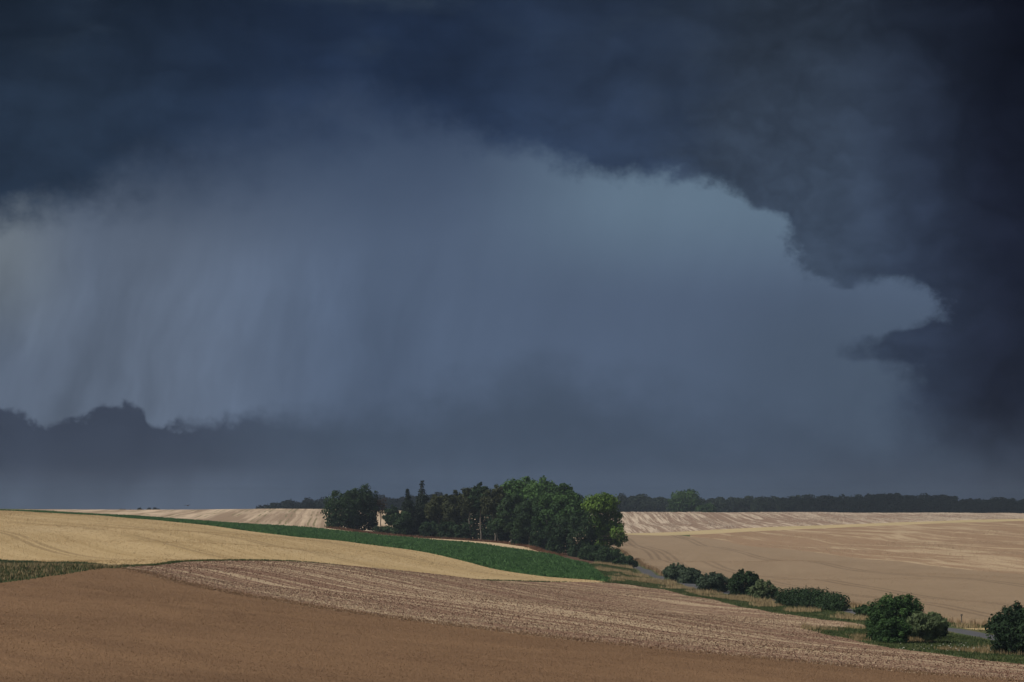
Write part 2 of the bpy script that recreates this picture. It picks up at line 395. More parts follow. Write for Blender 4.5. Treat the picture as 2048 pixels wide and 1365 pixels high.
ctrl = []
for k in ('T', 'Gl', 'Gu', 'K', 'S', 'S2', 'R', 'N', 'Tl', 'Tu', 'Sk'):
    ctrl += [W3(*p) for p in L[k]]
ctrl += [W3(*p, HW) for p in L['W']]
ctrl += [W3(*p) for p in L['B']]
for p in [(0, 1365, 150), (500, 1365, 155), (1024, 1365, 165), (1600, 1365, 182), (0, 1260, 190), (500, 1280, 195), (1000, 1310, 192), (-420, 1365, 150), (300, 1200, 245), (2500, 1460, 160)]:
    ctrl.append(W3(*p, HW))
for p in [(480, 1165, 310), (480, 1140, 345), (800, 1215, 268), (800, 1180, 335), (1250, 1270, 243), (1250, 1225, 320), (1250, 1190, 420), (1600, 1298, 235), (1600, 1272, 290), (2048, 1346, 221),
          (300, 1141, 315), (0, 1120, 450), (210, 1131, 352), (100, 1126, 395), (0, 1150, 330), (100, 1140, 345), (-420, 1100, 470), (-420, 1160, 320), (480, 1090, 510), (300, 1090, 500), (300, 1060, 620), (0, 1050, 640), (0, 1080, 540),
          (-420, 1050, 640), (600, 1100, 520), (800, 1130, 490), (655, 1040, 980), (400, 1029, 980), (900, 1050, 1000), (250, 1025, 960), (1250, 1047, 1180), (1600, 1040, 1160), (2048, 1034, 1160), (1700, 1085, 880), (2048, 1090, 770),
          (2048, 1115, 665), (1850, 1070, 900), (2500, 1080, 800), (2010, 1305, 265), (1800, 1280, 291)]:
    ctrl.append(W3(*p))
for p in [(1255, 1090, 900), (1300, 1120, 735), (1400, 1124, 660), (1700, 1160, 500), (1700, 1195, 410), (2048, 1200, 420), (1500, 1110, 760), (2500, 1250, 340)]:
    ctrl.append(W3(*p, HF))
ctrl += [(0, 0, -1.7), (-160, 0, -3), (160, 0, -4), (0, 40, -4.0), (-40, 70, -6.3), (40, 70, -6.8), (0, 105, -9.0), (-60, 105, -8.6), (60, 110, -9.6), (0, -200, -3), (-300, -300, -6), (300, -300, -8), (0, -500, -8)]
for px, zz in ((-2200, (-8, -8, -7, -6, -7)), (4200, (-13, -14, -13, -9, -8))):
    for D, z in zip((220, 400, 650, 950, 1250), zz): ctrl.append(((px - 1024) / FPX * D, D, z))
for px in (-2200, -420, 300, 1024, 1750, 2500, 4200):
    for D, z in ((1420 if px > 300 else 1250, -10.5), (1600, -14.5), (2100, -21), (2800, -34)): ctrl.append(((px - 1024) / FPX * D, D, z))
ctrl = np.array(ctrl)
SCL = 500.0
def tps_fit(c, lam=2e-5):
    n = len(c); p = c[:, :2] / SCL
    r2 = ((p[:, None] - p[None]) ** 2).sum(-1); K = 0.5 * r2 * np.log(r2 + 1e-12) + lam * np.eye(n)
    Q = np.hstack([np.ones((n, 1)), p]); A = np.block([[K, Q], [Q.T, np.zeros((3, 3))]])
    return p, np.linalg.solve(A, np.concatenate([c[:, 2], np.zeros(3)]))
TP, TWT = tps_fit(ctrl)
def ground(x, y):
    """terrain height at arrays x, y"""
    x = np.atleast_1d(np.asarray(x, float)); y = np.atleast_1d(np.asarray(y, float))
    out = np.empty(len(x)); r = np.hypot(x, y)
    for i in range(0, len(x), 20000):
        q = np.stack([x[i:i + 20000], y[i:i + 20000]], 1) / SCL
        r2 = ((q[:, None] - TP[None]) ** 2).sum(-1); n = len(TP)
        out[i:i + 20000] = (0.5 * r2 * np.log(r2 + 1e-12)) @ TWT[:n] + TWT[n] + q @ TWT[n + 1:]
    far = -6 - 0.011 * r
    w = np.clip((r - 2000) / 900, 0, 1); w = w * w * (3 - 2 * w)
    ws = np.clip((np.abs(x) - 480) / 500, 0, 1); ws = ws * ws * (3 - 2 * ws); wb = np.clip((-y - 350) / 400, 0, 1)
    w = np.maximum(np.maximum(w, ws), wb)
    out = out * (1 - w) + far * w
    out += (0.05 * np.sin(x * 0.21 + 1.3 + y * 0.013) * np.sin(y * 0.07 + 0.6) + 0.07 * np.sin(x * 0.083 - y * 0.041)) * np.clip(r / 200, 0, 1) * (1 - w)
    return out
def gz(x, y): return float(ground([x], [y])[0])
def at(px, D, h=0.0):
    x = (px - 1024.0) / FPX * D
    return (x, D, gz(x, D) + h)

def xy(pts): return np.array([W3(*p)[:2] for p in pts])
def smooth_line(p, step):
    """Catmull-Rom through the points, resampled about every step metres"""
    p = np.asarray(p, float); q = np.vstack([2 * p[0] - p[1], p, 2 * p[-1] - p[-2]]); out = []
    for i in range(1, len(q) - 2):
        a, b, c, d = q[i - 1:i + 3]; n = max(1, int(np.hypot(*(c - b)) / step))
        t = np.linspace(0, 1, n, endpoint=False)[:, None]
        out.append(0.5 * (2 * b + (c - a) * t + (2 * a - 5 * b + 4 * c - d) * t ** 2 + (3 * b - a - 3 * c + d) * t ** 3))
    return np.vstack(out + [p[-1:]])
SMOOTH = {}
for k in L: SMOOTH[k] = smooth_line(xy(L[k]), 4.0)
rs = np.random.RandomState(5)
def wobble(p, amp):
    n = len(p); t = np.arange(n); d = np.gradient(p, axis=0); d /= np.linalg.norm(d, axis=1)[:, None] + 1e-9
    nn = np.stack([-d[:, 1], d[:, 0]], 1)
    w = sum(np.sin(t * f + rs.rand() * 6) for f in (0.35, 0.8, 1.7)) / 3 * amp
    w[0] = w[-1] = 0
    return p + nn * w[:, None]
for k in ('T', 'S', 'S2', 'K'): SMOOTH[k] = wobble(SMOOTH[k], 0.5)

E = SMOOTH
def rev(a): return a[::-1]
def offset_line(p, o):
    d = np.gradient(p, axis=0); d /= np.linalg.norm(d, axis=1)[:, None]
    return p + np.stack([-d[:, 1], d[:, 0]], 1) * o
road_a, road_b = offset_line(E['R'], 1.4), offset_line(E['R'], -1.4)
lowleft = xy([(-420, 1100, 500), (0, 1120, 450), (100, 1126, 395), (210, 1131, 352), (270, 1133, 330)])
golden_poly = np.vstack([E['Gl'], rev(E['T']), rev(lowleft)[1:]])
iW = int(np.argmin(np.hypot(*(E['W'] - xy([(230, 1137, 300)])[0]).T)))
wheat_poly = np.vstack([E['W'], xy([(2500, 0, 120), (1900, 0, 100), (1024, 0, 96), (150, 0, 96), (-420, 0, 110)])])
weed_poly = np.vstack([E['W'][:iW + 1], rev(lowleft)])
striped_poly = np.vstack([E['W'][iW:], rev(E['S2']), rev(E['S'])[:-1], rev(E['T'])])
green_poly = np.vstack([E['Gl'], rev(E['Gu'])])
strip_poly = np.vstack([E['K'], rev(E['Gu'][(E['Gu'][:, 1] > 656) & (E['Gu'][:, 1] < 786)])])
grove_poly = np.vstack([E['K'], xy([(1180, 0, 628), (1225, 0, 600), (1262, 0, 640), (1262, 0, 690), (1225, 0, 770), (1150, 0, 800), (1000, 0, 810), (800, 0, 830), (660, 0, 830)])])
sk_l = E['Sk'][E['Sk'][:, 0] < 42]; sk_r = E['Sk'][E['Sk'][:, 0] > 30]
over = lambda s: s * 1.05
pale_poly = np.vstack([E['Gu'][E['Gu'][:, 1] > 784], xy([(800, 0, 800), (1000, 0, 800), (1190, 0, 860)]), rev(E['Tl'][:1]), rev(over(sk_l))])
far_poly = np.vstack([E['Tu'], rev(over(sk_r))])
track_poly = np.vstack([E['Tl'], rev(E['Tu'])])
farwheat_poly = np.vstack([E['N'], rev(E['B']), rev(E['Tl'][E['Tl'][:, 0] < 62])])
brown_poly = np.vstack([E['B'], rev(E['Tl'][E['Tl'][:, 0] > 60])])
road_poly = np.vstack([road_a, rev(road_b)])
verge_poly = np.vstack([E['Gu'][E['Gu'][:, 1] < 600], E['S'], E['S2'], rev(E['N']), xy([(1200, 0, 700), (1190, 0, 640)])])
straw_poly = xy([(1925, 0, 324), (1985, 0, 316), (2060, 0, 305), (2120, 0, 306), (2000, 0, 327)])

# stripes follow a reference line of each field: u runs along it, v is the distance from it
def refdir(px0, D0, px1, D1):
    a, b = xy([(px0, 0, D0), (px1, 0, D1)]); d = b - a; return np.vstack([a - d * 3, a, b, b + d * 3])
FIELDS = [  # name, polygon, material, reference line, crop height
    ('verge_grass', verge_poly, 'verge', E['R'], 0),
    ('weedy_margin', weed_poly, 'weeds', lowleft, 0),
    ('striped_stubble_field', striped_poly, 'striped', smooth_line(xy(L['W'][4:]), 20), 0),
    ('golden_stubble_field', golden_poly, 'gold', E['Gl'], 0),
    ('pale_stubble_field', pale_poly, 'pale', refdir(648, 810, 655, 1200), 0),
    ('far_stubble_field', far_poly, 'striped_far', np.array([(100., -2000.), (100., 1000.), (100., 4000.)]), 0),
    ('brown_stubble_field', brown_poly, 'brown', E['B'], 0),
    ('far_wheat_field', farwheat_poly, 'wheat_far', E['N'], HF),
    ('grass_track', track_poly, 'track', E['Tl'], 0),
    ('green_crop_field', green_poly, 'green', E['Gl'], 0),
    ('stubble_strip', strip_poly, 'strip', E['K'], 0),
    ('grove_floor', grove_poly, 'floor', E['K'], 0),
    ('straw_patch', straw_poly, 'straw', E['N'], 0),
    ('road', road_poly, 'road', E['R'], 0),
    ('wheat_field', wheat_poly, 'wheat', refdir(480, 268, 2048, 194), HW),
]
FIELD_LABEL = {
    'verge_grass': 'rough grass verge between the striped field and the road', 'weedy_margin': 'dark weedy margin behind the crest of the brown wheat',
    'striped_stubble_field': 'reddish brown field with pale rows of straw', 'golden_stubble_field': 'sunlit golden stubble field on the left slope',
    'pale_stubble_field': 'pale stubble field with tractor lines below the skyline', 'far_stubble_field': 'far brown field with white straw stripes below the wood',
    'brown_stubble_field': 'brown stubble field below the grass track', 'far_wheat_field': 'pale standing wheat with tramlines beyond the road',
    'grass_track': 'pale dry farm track crossing the far slope', 'green_crop_field': 'soil under the strip of dark green crop', 'stubble_strip': 'thin pale stubble strip before the grove',
    'grove_floor': 'reddish brown bare floor under the grove', 'straw_patch': 'pale straw lying beside the road', 'road': 'narrow grey asphalt lane behind the bushes',
    'wheat_field': 'brown ripe wheat covering the foreground slope'}

LANES = [smooth_line(q, 20) for q in ([(37.5, 960), (41, 765), (45.6, 655), (51, 570), (57, 478), (67, 370), (78, 290)],
                                    [(57.5, 990), (62.4, 790), (69, 700), (76, 600), (85, 466), (99, 350)],
                                    [(36.8, 960), (37.3, 752), (38.3, 643), (40.5, 568), (45, 492), (51.5, 420), (58, 345)],
                                    [(90, 1000), (94, 800), (101, 650), (112, 500), (122, 400)])]
def uv_from_ref(p, ref):
    ref = np.asarray(ref); a, b = ref[:-1], ref[1:]; d = b - a; ln = np.linalg.norm(d, axis=1); cum = np.concatenate([[0], np.cumsum(ln)[:-1]])
    best = np.full(len(p), 1e18); U = np.zeros(len(p)); Vv = np.zeros(len(p))
    for i in range(len(a)):
        t0 = ((p - a[i]) @ d[i]) / ln[i] ** 2
        t = t0.copy()
        if i > 0: t = np.maximum(t, 0)
        if i < len(a) - 1: t = np.minimum(t, 1)
        r = p - (a[i] + t[:, None] * d[i]); dist = np.linalg.norm(r, axis=1)
        s = np.sign(d[i][0] * r[:, 1] - d[i][1] * r[:, 0])
        k = dist < best
        best[k] = dist[k]; U[k] = (cum[i] + t * ln[i])[k]; Vv[k] = (s * dist)[k]
    return U, Vv

def inside(poly, x, y):
    r = np.zeros(len(x), bool); j = len(poly) - 1
    for i in range(len(poly)):
        xi, yi = poly[i]; xj, yj = poly[j]
        c = ((yi > y) != (yj > y)) & (x < (xj - xi) * (y - yi) / (yj - yi + 1e-15) + xi)
        r ^= c; j = i
    return r

def far_height(p):
    """the far corn thins out towards the stubble above it"""
    d = np.abs(uv_from_ref(p, xy(L['B']))[1]); t = np.clip(d / 22 - .1, 0, 1)
    return HF * t * t * (3 - 2 * t)

def build_ground():
    pts = []
    def rows(d0, d1, step, half, stretch=1.0):
        y = d0
        while y < d1:
            hw = half * y + 12; n = int(2 * hw / step) + 1
            x = np.linspace(-hw, hw, n) + rs.uniform(-.25, .25, n) * step
            pts.append(np.stack([x, np.full(n, y) + rs.uniform(-.25, .25, n) * step], 1)); y += step * stretch
    rows(100, 360, 3.2, 0.21); rows(360, 700, 5.0, 0.21); rows(700, 1420, 9.0, 0.22)
    g = np.arange(-1000, 1001, 50.0); h = np.arange(-800, 3001, 50.0); gx, gy = np.meshgrid(g, h)
    c = np.stack([gx.ravel(), gy.ravel()], 1) + rs.uniform(-8, 8, (gx.size, 2))
    c = c[~((c[:, 1] > 90) & (c[:, 1] < 1430) & (np.abs(c[:, 0]) < 0.23 * c[:, 1] + 15))]
    pts.append(c)
    g = np.arange(-4200, 4201, 600.0); gx, gy = np.meshgrid(g, g); c = np.stack([gx.ravel(), gy.ravel()], 1)
    pts.append(c[(np.abs(c[:, 0]) > 1050) | (c[:, 1] < -850) | (c[:, 1] > 3050)])
    verts = np.vstack(pts); faces = []; base = len(verts); edges_v = []
    for f in FIELDS:
        p = f[1]; keep = np.linalg.norm(p - np.roll(p, 1, 0), axis=1) > 0.3; p = p[keep]
        if (p[:, 0] * np.roll(p[:, 1], -1) - np.roll(p[:, 0], -1) * p[:, 1]).sum() < 0: p = p[::-1]
        faces.append(list(range(base, base + len(p)))); base += len(p); edges_v.append(p)
    verts = np.vstack([verts] + edges_v)
    vs, es, fs, ov, oe, of = delaunay_2d_cdt([Vector(v) for v in verts], [], faces, 0, 1e-3, True)
    P = np.array([(v.x, v.y) for v in vs]); F = np.array([list(f) for f in fs])
    tag = np.array([max(o) if len(o) else -1 for o in of])
    Z = ground(P[:, 0], P[:, 1])
    # corner order: face up
    a, b, c = P[F[:, 0]], P[F[:, 1]], P[F[:, 2]]
    cr = (b[:, 0] - a[:, 0]) * (c[:, 1] - a[:, 1]) - (b[:, 1] - a[:, 1]) * (c[:, 0] - a[:, 0])
    F[cr < 0] = F[cr < 0][:, ::-1]
    out = {}
    for i in range(-1, len(FIELDS)):
        name, mk, ref, h = ('ground', 'grass', None, 0) if i < 0 else (FIELDS[i][0], FIELDS[i][2], FIELDS[i][3], FIELDS[i][4])
        ff = F[tag == i]
        if not len(ff): print('EMPTY FIELD', name); continue
        idx, inv = np.unique(ff, return_inverse=True); ff = inv.reshape(ff.shape)
        p = P[idx]; hh = np.full(len(p), h)
        if name == 'far_wheat_field': hh = far_height(p)
        v = np.column_stack([p, Z[idx] + hh])
        faces_all = ff; n0 = len(v)
        uvsrc = p
        if h:                                   # the standing corn has a side where the field ends
            e = np.vstack([ff[:, [0, 1]], ff[:, [1, 2]], ff[:, [2, 0]]]); key = np.sort(e, 1)
            _, ix, cnt = np.unique(key[:, 0].astype(np.int64) * 10 ** 7 + key[:, 1], return_index=True, return_counts=True)
            be = e[ix[cnt == 1]]
            low = v.copy(); low[:, 2] -= hh + 0.05
            v = np.vstack([v, low, v]); uvsrc = np.vstack([p, p, p])
            q = np.vstack([np.stack([be[:, 0] + 2 * n0, be[:, 0] + n0, be[:, 1] + 2 * n0], 1), np.stack([be[:, 1] + 2 * n0, be[:, 0] + n0, be[:, 1] + n0], 1)])
            faces_all = np.vstack([ff, q])
        me = np_mesh(name, v, faces_all, smooth=not h)
        uvl = me.uv_layers.new(name='field')
        if ref is not None:
            U, Vv = uv_from_ref(uvsrc, ref)
            li = np.empty(len(me.loops), np.int32); me.loops.foreach_get('vertex_index', li)
            uvl.data.foreach_set('uv', np.stack([U[li], Vv[li]], 1).astype(np.float32).ravel())
        if name == 'far_wheat_field':
            for lay, ab in (('lanes', LANES[:2]), ('lanes_more', LANES[2:])):
                l2 = me.uv_layers.new(name=lay); q = [uv_from_ref(uvsrc, r_)[1] for r_ in ab]
                l2.data.foreach_set('uv', np.stack([q[0][li], q[1][li]], 1).astype(np.float32).ravel())
        if h:
            sm = np.zeros(len(faces_all), bool); sm[:len(ff)] = True; me.polygons.foreach_set('use_smooth', sm)
        o = obj(name, me, M[mk]); meta(o, FIELD_LABEL.get(name, 'rough grassland around the fields and beyond the skyline'), None, None, 'structure')
        out[name] = o
    return out
GROUND = build_ground()

# ------------------------------------------------------------------ scattered small plants (uncountable: stuff)
def scatter(poly, n, seed, dmin=0, dmax=1e9, pxlim=(-90, 2140)):
    r = np.random.RandomState(seed); lo, hi = poly.min(0), poly.max(0); X, Yy = [], []; got = 0
    lo = np.maximum(lo, [-400, dmin]); hi = np.minimum(hi, [500, dmax])
    for _ in range(60):
        x = r.uniform(lo[0], hi[0], n); y = r.uniform(lo[1], hi[1], n)
        pxx = x / y * FPX + 1024
        k = inside(poly, x, y) & (pxx > pxlim[0]) & (pxx < pxlim[1])
        X.append(x[k]); Yy.append(y[k]); got += k.sum()
        if got >= n: break
    return np.concatenate(X)[:n], np.concatenate(Yy)[:n]

def blades(x, y, z, n_bl, height, width, spread, lean, seed, tone=(0, 1)):
    """n_bl triangular blades per tuft"""
    r = np.random.RandomState(seed); n = len(x) * n_bl
    bx = np.repeat(x, n_bl) + r.normal(0, spread, n); by = np.repeat(y, n_bl) + r.normal(0, spread, n); bz = np.repeat(z, n_bl)
    h = np.repeat(r.uniform(.65, 1.25, len(x)), n_bl) * height * r.uniform(.6, 1.2, n); a = r.uniform(0, 2 * np.pi, n); w = width * r.uniform(.6, 1.4, n)
    la = r.uniform(0, 2 * np.pi, n); ll = lean * h * r.uniform(0, 1, n)
    dx, dy = np.cos(a) * w / 2, np.sin(a) * w / 2
    v = np.empty((n, 3, 3))
    v[:, 0] = np.stack([bx - dx, by - dy, bz - 0.03], 1); v[:, 1] = np.stack([bx + dx, by + dy, bz - 0.03], 1)
    v[:, 2] = np.stack([bx + np.cos(la) * ll, by + np.sin(la) * ll, bz + h], 1)
    t = np.clip(np.repeat(r.uniform(tone[0], tone[1], len(x)), n_bl) + r.normal(0, .15, n), 0, 1)
    return v.reshape(-1, 3), np.arange(n * 3).reshape(n, 3), t

def stuff(name, parts, mat, label):
    vs, fs, ts, o = [], [], [], 0
    for v, f, t in parts: vs.append(v); fs.append(f + o); ts.append(t); o += len(v)
    me = np_mesh(name, np.vstack(vs), np.vstack(fs), {'tone': np.concatenate(ts)})
    return meta(obj(name, me, mat), label, 'grass', None, 'stuff')

M['ears'] = mat_leaf('wheat_ears', (.185, .112, .060), (.285, .182, .102), 0.12)
M['dry'] = mat_leaf('dry_grass', (.20, .145, .07), (.47, .36, .20), 0.2)
M['farears'] = mat_leaf('wheat_ears_pale', (.20, .13, .07), (.38, .26, .15), 0.12)
M['lush'] = mat_leaf('green_grass', (.035, .062, .020), (.10, .12, .042), 0.25)
M['beet'] = mat_leaf('crop_leaf', (.034, .088, .026), (.105, .205, .065), 0.3)
M['straw_bits'] = mat_leaf('straw_bits', (.30, .215, .135), (.52, .41, .275), .1)
M['clods'] = mat_leaf('clods', (.13, .068, .045), (.23, .14, .095), .0)
M['straw_white'] = mat_leaf('straw_white', (.46, .37, .28), (.66, .56, .44), .1)
M['straw_gold'] = mat_leaf('straw_gold', (.31, .21, .10), (.56, .42, .235), .1)
M['weedleaf'] = mat_leaf('weed_leaf', (.032, .050, .018), (.085, .105, .038), .2)
M['white'] = mat_leaf('white_flower', (.55, .55, .48), (.8, .8, .74), 0.2)

def vnoise(x, y, seed):
    """smooth value noise, 0..1"""
    t = np.random.RandomState(seed).rand(256, 256); xi, yi = np.floor(x).astype(int), np.floor(y).astype(int); fx, fy = x - xi, y - yi
    fx, fy = fx * fx * (3 - 2 * fx), fy * fy * (3 - 2 * fy); g = lambda i, j: t[(xi + i) % 256, (yi + j) % 256]
    return (g(0, 0) * (1 - fx) + g(1, 0) * fx) * (1 - fy) + (g(0, 1) * (1 - fx) + g(1, 1) * fx) * fy

def rows_mask(x, y, ref, row, band, seed, wander=2.0, along=.004):
    """likelihood of straw: long thin swaths along the field, in broad richer and poorer bands"""
    U, Vv = uv_from_ref(np.stack([x, y], 1), ref)
    Vw = Vv + (vnoise(U * .02, Vv * .02, seed) - .5) * wander
    rg = lambda n, p: np.clip(1 - np.abs(n - .5) * 7, 0, 1) ** p
    a = rg(vnoise(U * along, Vw * row, seed + 2), 2.0); b = rg(vnoise(U * along * 2.5, Vw * row * 2.7, seed + 3), 2.5)
    c = vnoise(U * .004, Vw * band, seed + 1); d = vnoise(U * .05, Vw * .3, seed + 4)
    return np.clip((.25 + .9 * c) * (a * .9 + b * .55) + (c - .55) * .5 + (d - .5) * .25, 0, 1)

def with_tone(part, tone, n_bl, sd=.1, seed=0):
    v, f, t = part
    return v, f, np.clip(np.repeat(tone, n_bl) + np.random.RandomState(seed).normal(0, sd, len(t)), 0, 1)

def plants():
    x, y = scatter(wheat_poly, 270000, 11, 142, 310)
    z = ground(x, y) + HW
    wx, wy = x + (vnoise(x * .05, y * .02, 8) - .5) * 14, y + (vnoise(x * .03, y * .03, 9) - .5) * 30
    tn = .5 + (vnoise(wx * .05, wy * .045, 3) - .5) * 1.1 + (vnoise(wx * .16, wy * .13, 4) - .5) * .55 + (vnoise(wx * .5, wy * .35, 5) - .5) * .4
    lod = np.abs(vnoise(wx * .03 + 5, wy * .05, 6) - .5) < .02
    tn = np.where(lod, tn - .3, tn)
    stuff('wheat_ears', [with_tone(blades(x, y, z - 0.02, 1, 0.075, 0.055, 0.05, 2.2, 1), tn, 1, .13)], M['ears'], 'ripe brown ears standing over the foreground wheat')
    e = E['W'][iW:]; t = rs.uniform(0, len(e) - 1.001, 9000); i = t.astype(int); p = e[i] + (e[i + 1] - e[i]) * (t - i)[:, None]
    x, y = p[:, 0] + rs.normal(0, .5, len(p)), p[:, 1] + np.abs(rs.normal(0, 2.6, len(p)))
    stuff('stray_wheat', [blades(x, y, ground(x, y), 2, .12, .08, .15, 1.2, 71)], M['ears'], 'thin stray wheat at the edge of the striped field')
    # field edge of the far corn
    e = E['N']; t = rs.uniform(0, len(e) - 1.001, 9000); i = t.astype(int); p = e[i] + (e[i + 1] - e[i]) * (t - i)[:, None]
    x, y = p[:, 0] + rs.normal(0, .35, len(p)), p[:, 1] + rs.normal(0, .35, len(p))
    x2, y2 = scatter(farwheat_poly, 60000, 13, 300, 760)
    stuff('far_wheat_ears', [blades(x, y, ground(x, y), 2, 0.8, 0.10, 0.1, 0.25, 2, (0, .7)), blades(x2, y2, ground(x2, y2) + far_height(np.stack([x2, y2], 1)) - .03, 1, .09, .10, .05, 2.0, 3, (.3, .8))], M['farears'],
          'pale ears and stalks of the wheat beyond the road')
    # straw left on the stubble fields
    ref = smooth_line(xy(L['W'][4:]), 20)
    x, y = scatter(striped_poly, 420000, 21, 190, 490); s_ = rows_mask(x, y, ref, .15, .035, 31, 3.0, .005)
    k = rs.rand(len(x)) < s_ * 1.3 + .04; x, y, s_ = x[k], y[k], s_[k]
    stuff('straw_rows', [with_tone(blades(x, y, ground(x, y), 1, .06, .12, .04, 1.8, 22), .38 + s_ * .6, 1, .16)], M['straw_bits'], 'pale broken straw lying in rows on the reddish field')
    x, y = scatter(striped_poly, 60000, 23, 190, 490)
    stuff('soil_clods', [blades(x, y, ground(x, y), 1, .08, .20, .05, .8, 24)], M['clods'], 'reddish brown clods between the straw rows')
    x, y = scatter(far_poly, 150000, 25, 1000, 1360); s_ = rows_mask(x, y, np.array([(100., -2000.), (100., 1000.), (100., 4000.)]), .24, .035, 41, .6, .004) + (vnoise(x * .05, y * .012, 77) - .5) * .15
    k = rs.rand(len(x)) < s_ * 1.0; x, y = x[k], y[k]
    stuff('far_straw', [blades(x, y, ground(x, y), 1, .18, .42, .1, 1.0, 26)], M['straw_white'], 'white straw lying in slanting rows on the far field')
    x, y = scatter(brown_poly, 110000, 27, 560, 1060); s_ = rows_mask(x, y, smooth_line(xy(L['B']), 40), .06, .022, 51, 5.0, .003)
    k = rs.rand(len(x)) < s_ * .6 + .02; x, y = x[k], y[k]
    stuff('brown_straw', [blades(x, y, ground(x, y), 1, .10, .26, .1, 1.2, 28)], M['straw_bits'], 'straw on the brown stubble below the track')
    x, y = scatter(golden_poly, 120000, 29, 330, 900); s_ = rows_mask(x, y, smooth_line(xy(L['Gl']), 40), .14, .04, 61, 2.0, .003)
    stuff('gold_straw', [with_tone(blades(x, y, ground(x, y), 1, .07, .20, .1, 1.4, 30), .45 + s_ * .6, 1, .12)], M['straw_gold'], 'golden stubble stalks on the sunlit slope')
    x, y = scatter(green_poly, 34000, 14, 470, 930)
    stuff('crop_leaves', [blades(x, y, ground(x, y), 4, 0.38, 0.30, 0.16, 0.9, 4)], M['beet'], 'dark green leafy crop in the long strip')
    # verge: tall dry grass in the middle, short green along the field
    x, y = scatter(verge_poly, 26000, 15, 225, 650)
    U, Vv = uv_from_ref(np.stack([x, y], 1), E['R']); dS = np.abs(uv_from_ref(np.stack([x, y], 1), np.vstack([E['S']]))[1])
    nz = np.sin(x * 0.35 + y * 0.11) + np.sin(x * .13 - y * .23 + 1) + 0.8 * np.sin(x * .9 + y * .4)
    dRoad = np.abs(Vv); z = ground(x, y)
    patch = (y < 322) & (x > 33)
    dry = (dRoad > 2.6) & (~patch) & (dS > 2.2) & (nz > .05) & ((y < 530) | (nz > .9)) | (patch & (nz > 1.1) & (dRoad > 3))
    grn = (dRoad > 2.4) & ~dry
    dry &= ~inside(straw_poly, x, y); grn &= ~inside(straw_poly, x, y)
    hgt = np.where(y < 322, .45, .85)
    stuff('dry_grass', [blades(x[dry & ~patch], y[dry & ~patch], z[dry & ~patch], 7, .62, .07, .25, .5, 5, (.15, 1)), blades(x[dry & patch], y[dry & patch], z[dry & patch], 6, .45, .07, .25, .5, 6, (0, .6))], M['dry'],
          'tall dry yellow grass along the verge')
    stuff('green_grass', [blades(x[grn], y[grn], z[grn], 6, .22, .09, .3, .6, 7)], M['lush'], 'short green grass along the verge')
    x, y = scatter(weed_poly, 7000, 16, 240, 480)
    fr = rs.rand(len(x)); z = ground(x, y)
    U, Vv = uv_from_ref(np.stack([x, y], 1), E['W']); near = np.abs(Vv) < 25 + rs.normal(0, 6, len(x))
    stuff('weeds', [blades(x, y, z, 6, .22, .12, .4, 1.4, 8, (.1, .8))], M['weedleaf'], 'dark green weeds behind the crest of the wheat')
    k = near & (fr < .5)
    stuff('weed_straw', [blades(x[k], y[k], z[k], 5, .42, .07, .3, .6, 9, (0, .6))], M['dry'], 'dry stalks among the weeds behind the crest')
    # grassy margin line where the two stubble fields meet
    e = np.vstack([E['T'], E['S'][:4]]); t = rs.uniform(0, len(e) - 1.001, 2600); i = t.astype(int); p = e[i] + (e[i + 1] - e[i]) * (t - i)[:, None]
    x, y = p[:, 0] + rs.normal(0, .25, len(p)), p[:, 1] + rs.normal(0, .25, len(p)); k = np.sin(x * .4) + np.sin(x * .17 + 2) + rs.normal(0, .6, len(x)) > -.6
    stuff('margin_grass', [blades(x[k], y[k], ground(x[k], y[k]), 5, .22, .10, .15, .5, 10, (0, .8))], M['lush'], 'thin dark grass line between golden and striped stubble')
    # grove edge: reddish dry herbs
    e = E['K']; t = rs.uniform(0, len(e) - 1.001, 2200); i = t.astype(int); p = e[i] + (e[i + 1] - e[i]) * (t - i)[:, None]
    x, y = p[:, 0] + rs.normal(0, .6, len(p)), p[:, 1] + 2 + np.abs(rs.normal(0, 2.5, len(p)))
    M['herb'] = mat_leaf('red_herb', (.10, .042, .026), (.20, .11, .06), .2)
    stuff('grove_edge_herbs', [blades(x, y, ground(x, y), 5, .6, .10, .3, .5, 12)], M['herb'], 'reddish dry herbs along the foot of the grove')
    # umbels in the grass by the bushes
    r = np.random.RandomState(3); n = 45
    px = np.where(r.rand(n) < .35, r.normal(1912, 14, n), r.uniform(1790, 1990, n)); D = np.where(r.rand(n) < .5, r.normal(268, 4, n), r.uniform(262, 280, n))
    x = (px - 1024) / FPX * D; stuff('white_umbels', [blades(x, D, ground(x, D) + .35, 3, .05, .06, .03, 1.0, 13)], M['white'], 'white flower heads in the rough grass by the bushes')
plants()
# ------------------------------------------------------------------ trees
def tube(path, r0, r1, seg=6):
    path = np.asarray(path, float); n = len(path); d = np.gradient(path, axis=0); d /= np.linalg.norm(d, axis=1)[:, None] + 1e-9
    ref = np.where(np.abs(d[:, 2:3]) > .9, [[1., 0, 0]], [[0, 0, 1.]]); s = np.cross(d, ref); s /= np.linalg.norm(s, axis=1)[:, None]; t = np.cross(d, s)
    a = np.arange(seg) / seg * 2 * np.pi; rr = np.linspace(r0, r1, n)
    v = path[:, None] + rr[:, None, None] * (np.cos(a)[None, :, None] * s[:, None] + np.sin(a)[None, :, None] * t[:, None])
    i = np.arange(n - 1)[:, None] * seg; j = np.arange(seg)[None]; k = (j + 1) % seg
    f = np.stack([i + j, i + k, i + seg + k, i + seg + j], -1).reshape(-1, 4)
    return v.reshape(-1, 3), f

def join(parts):
    vs, fs, o = [], [], 0
    for v, f in parts: vs.append(v); fs.append(f + o); o += len(v)
    return np.vstack(vs), np.vstack(fs)

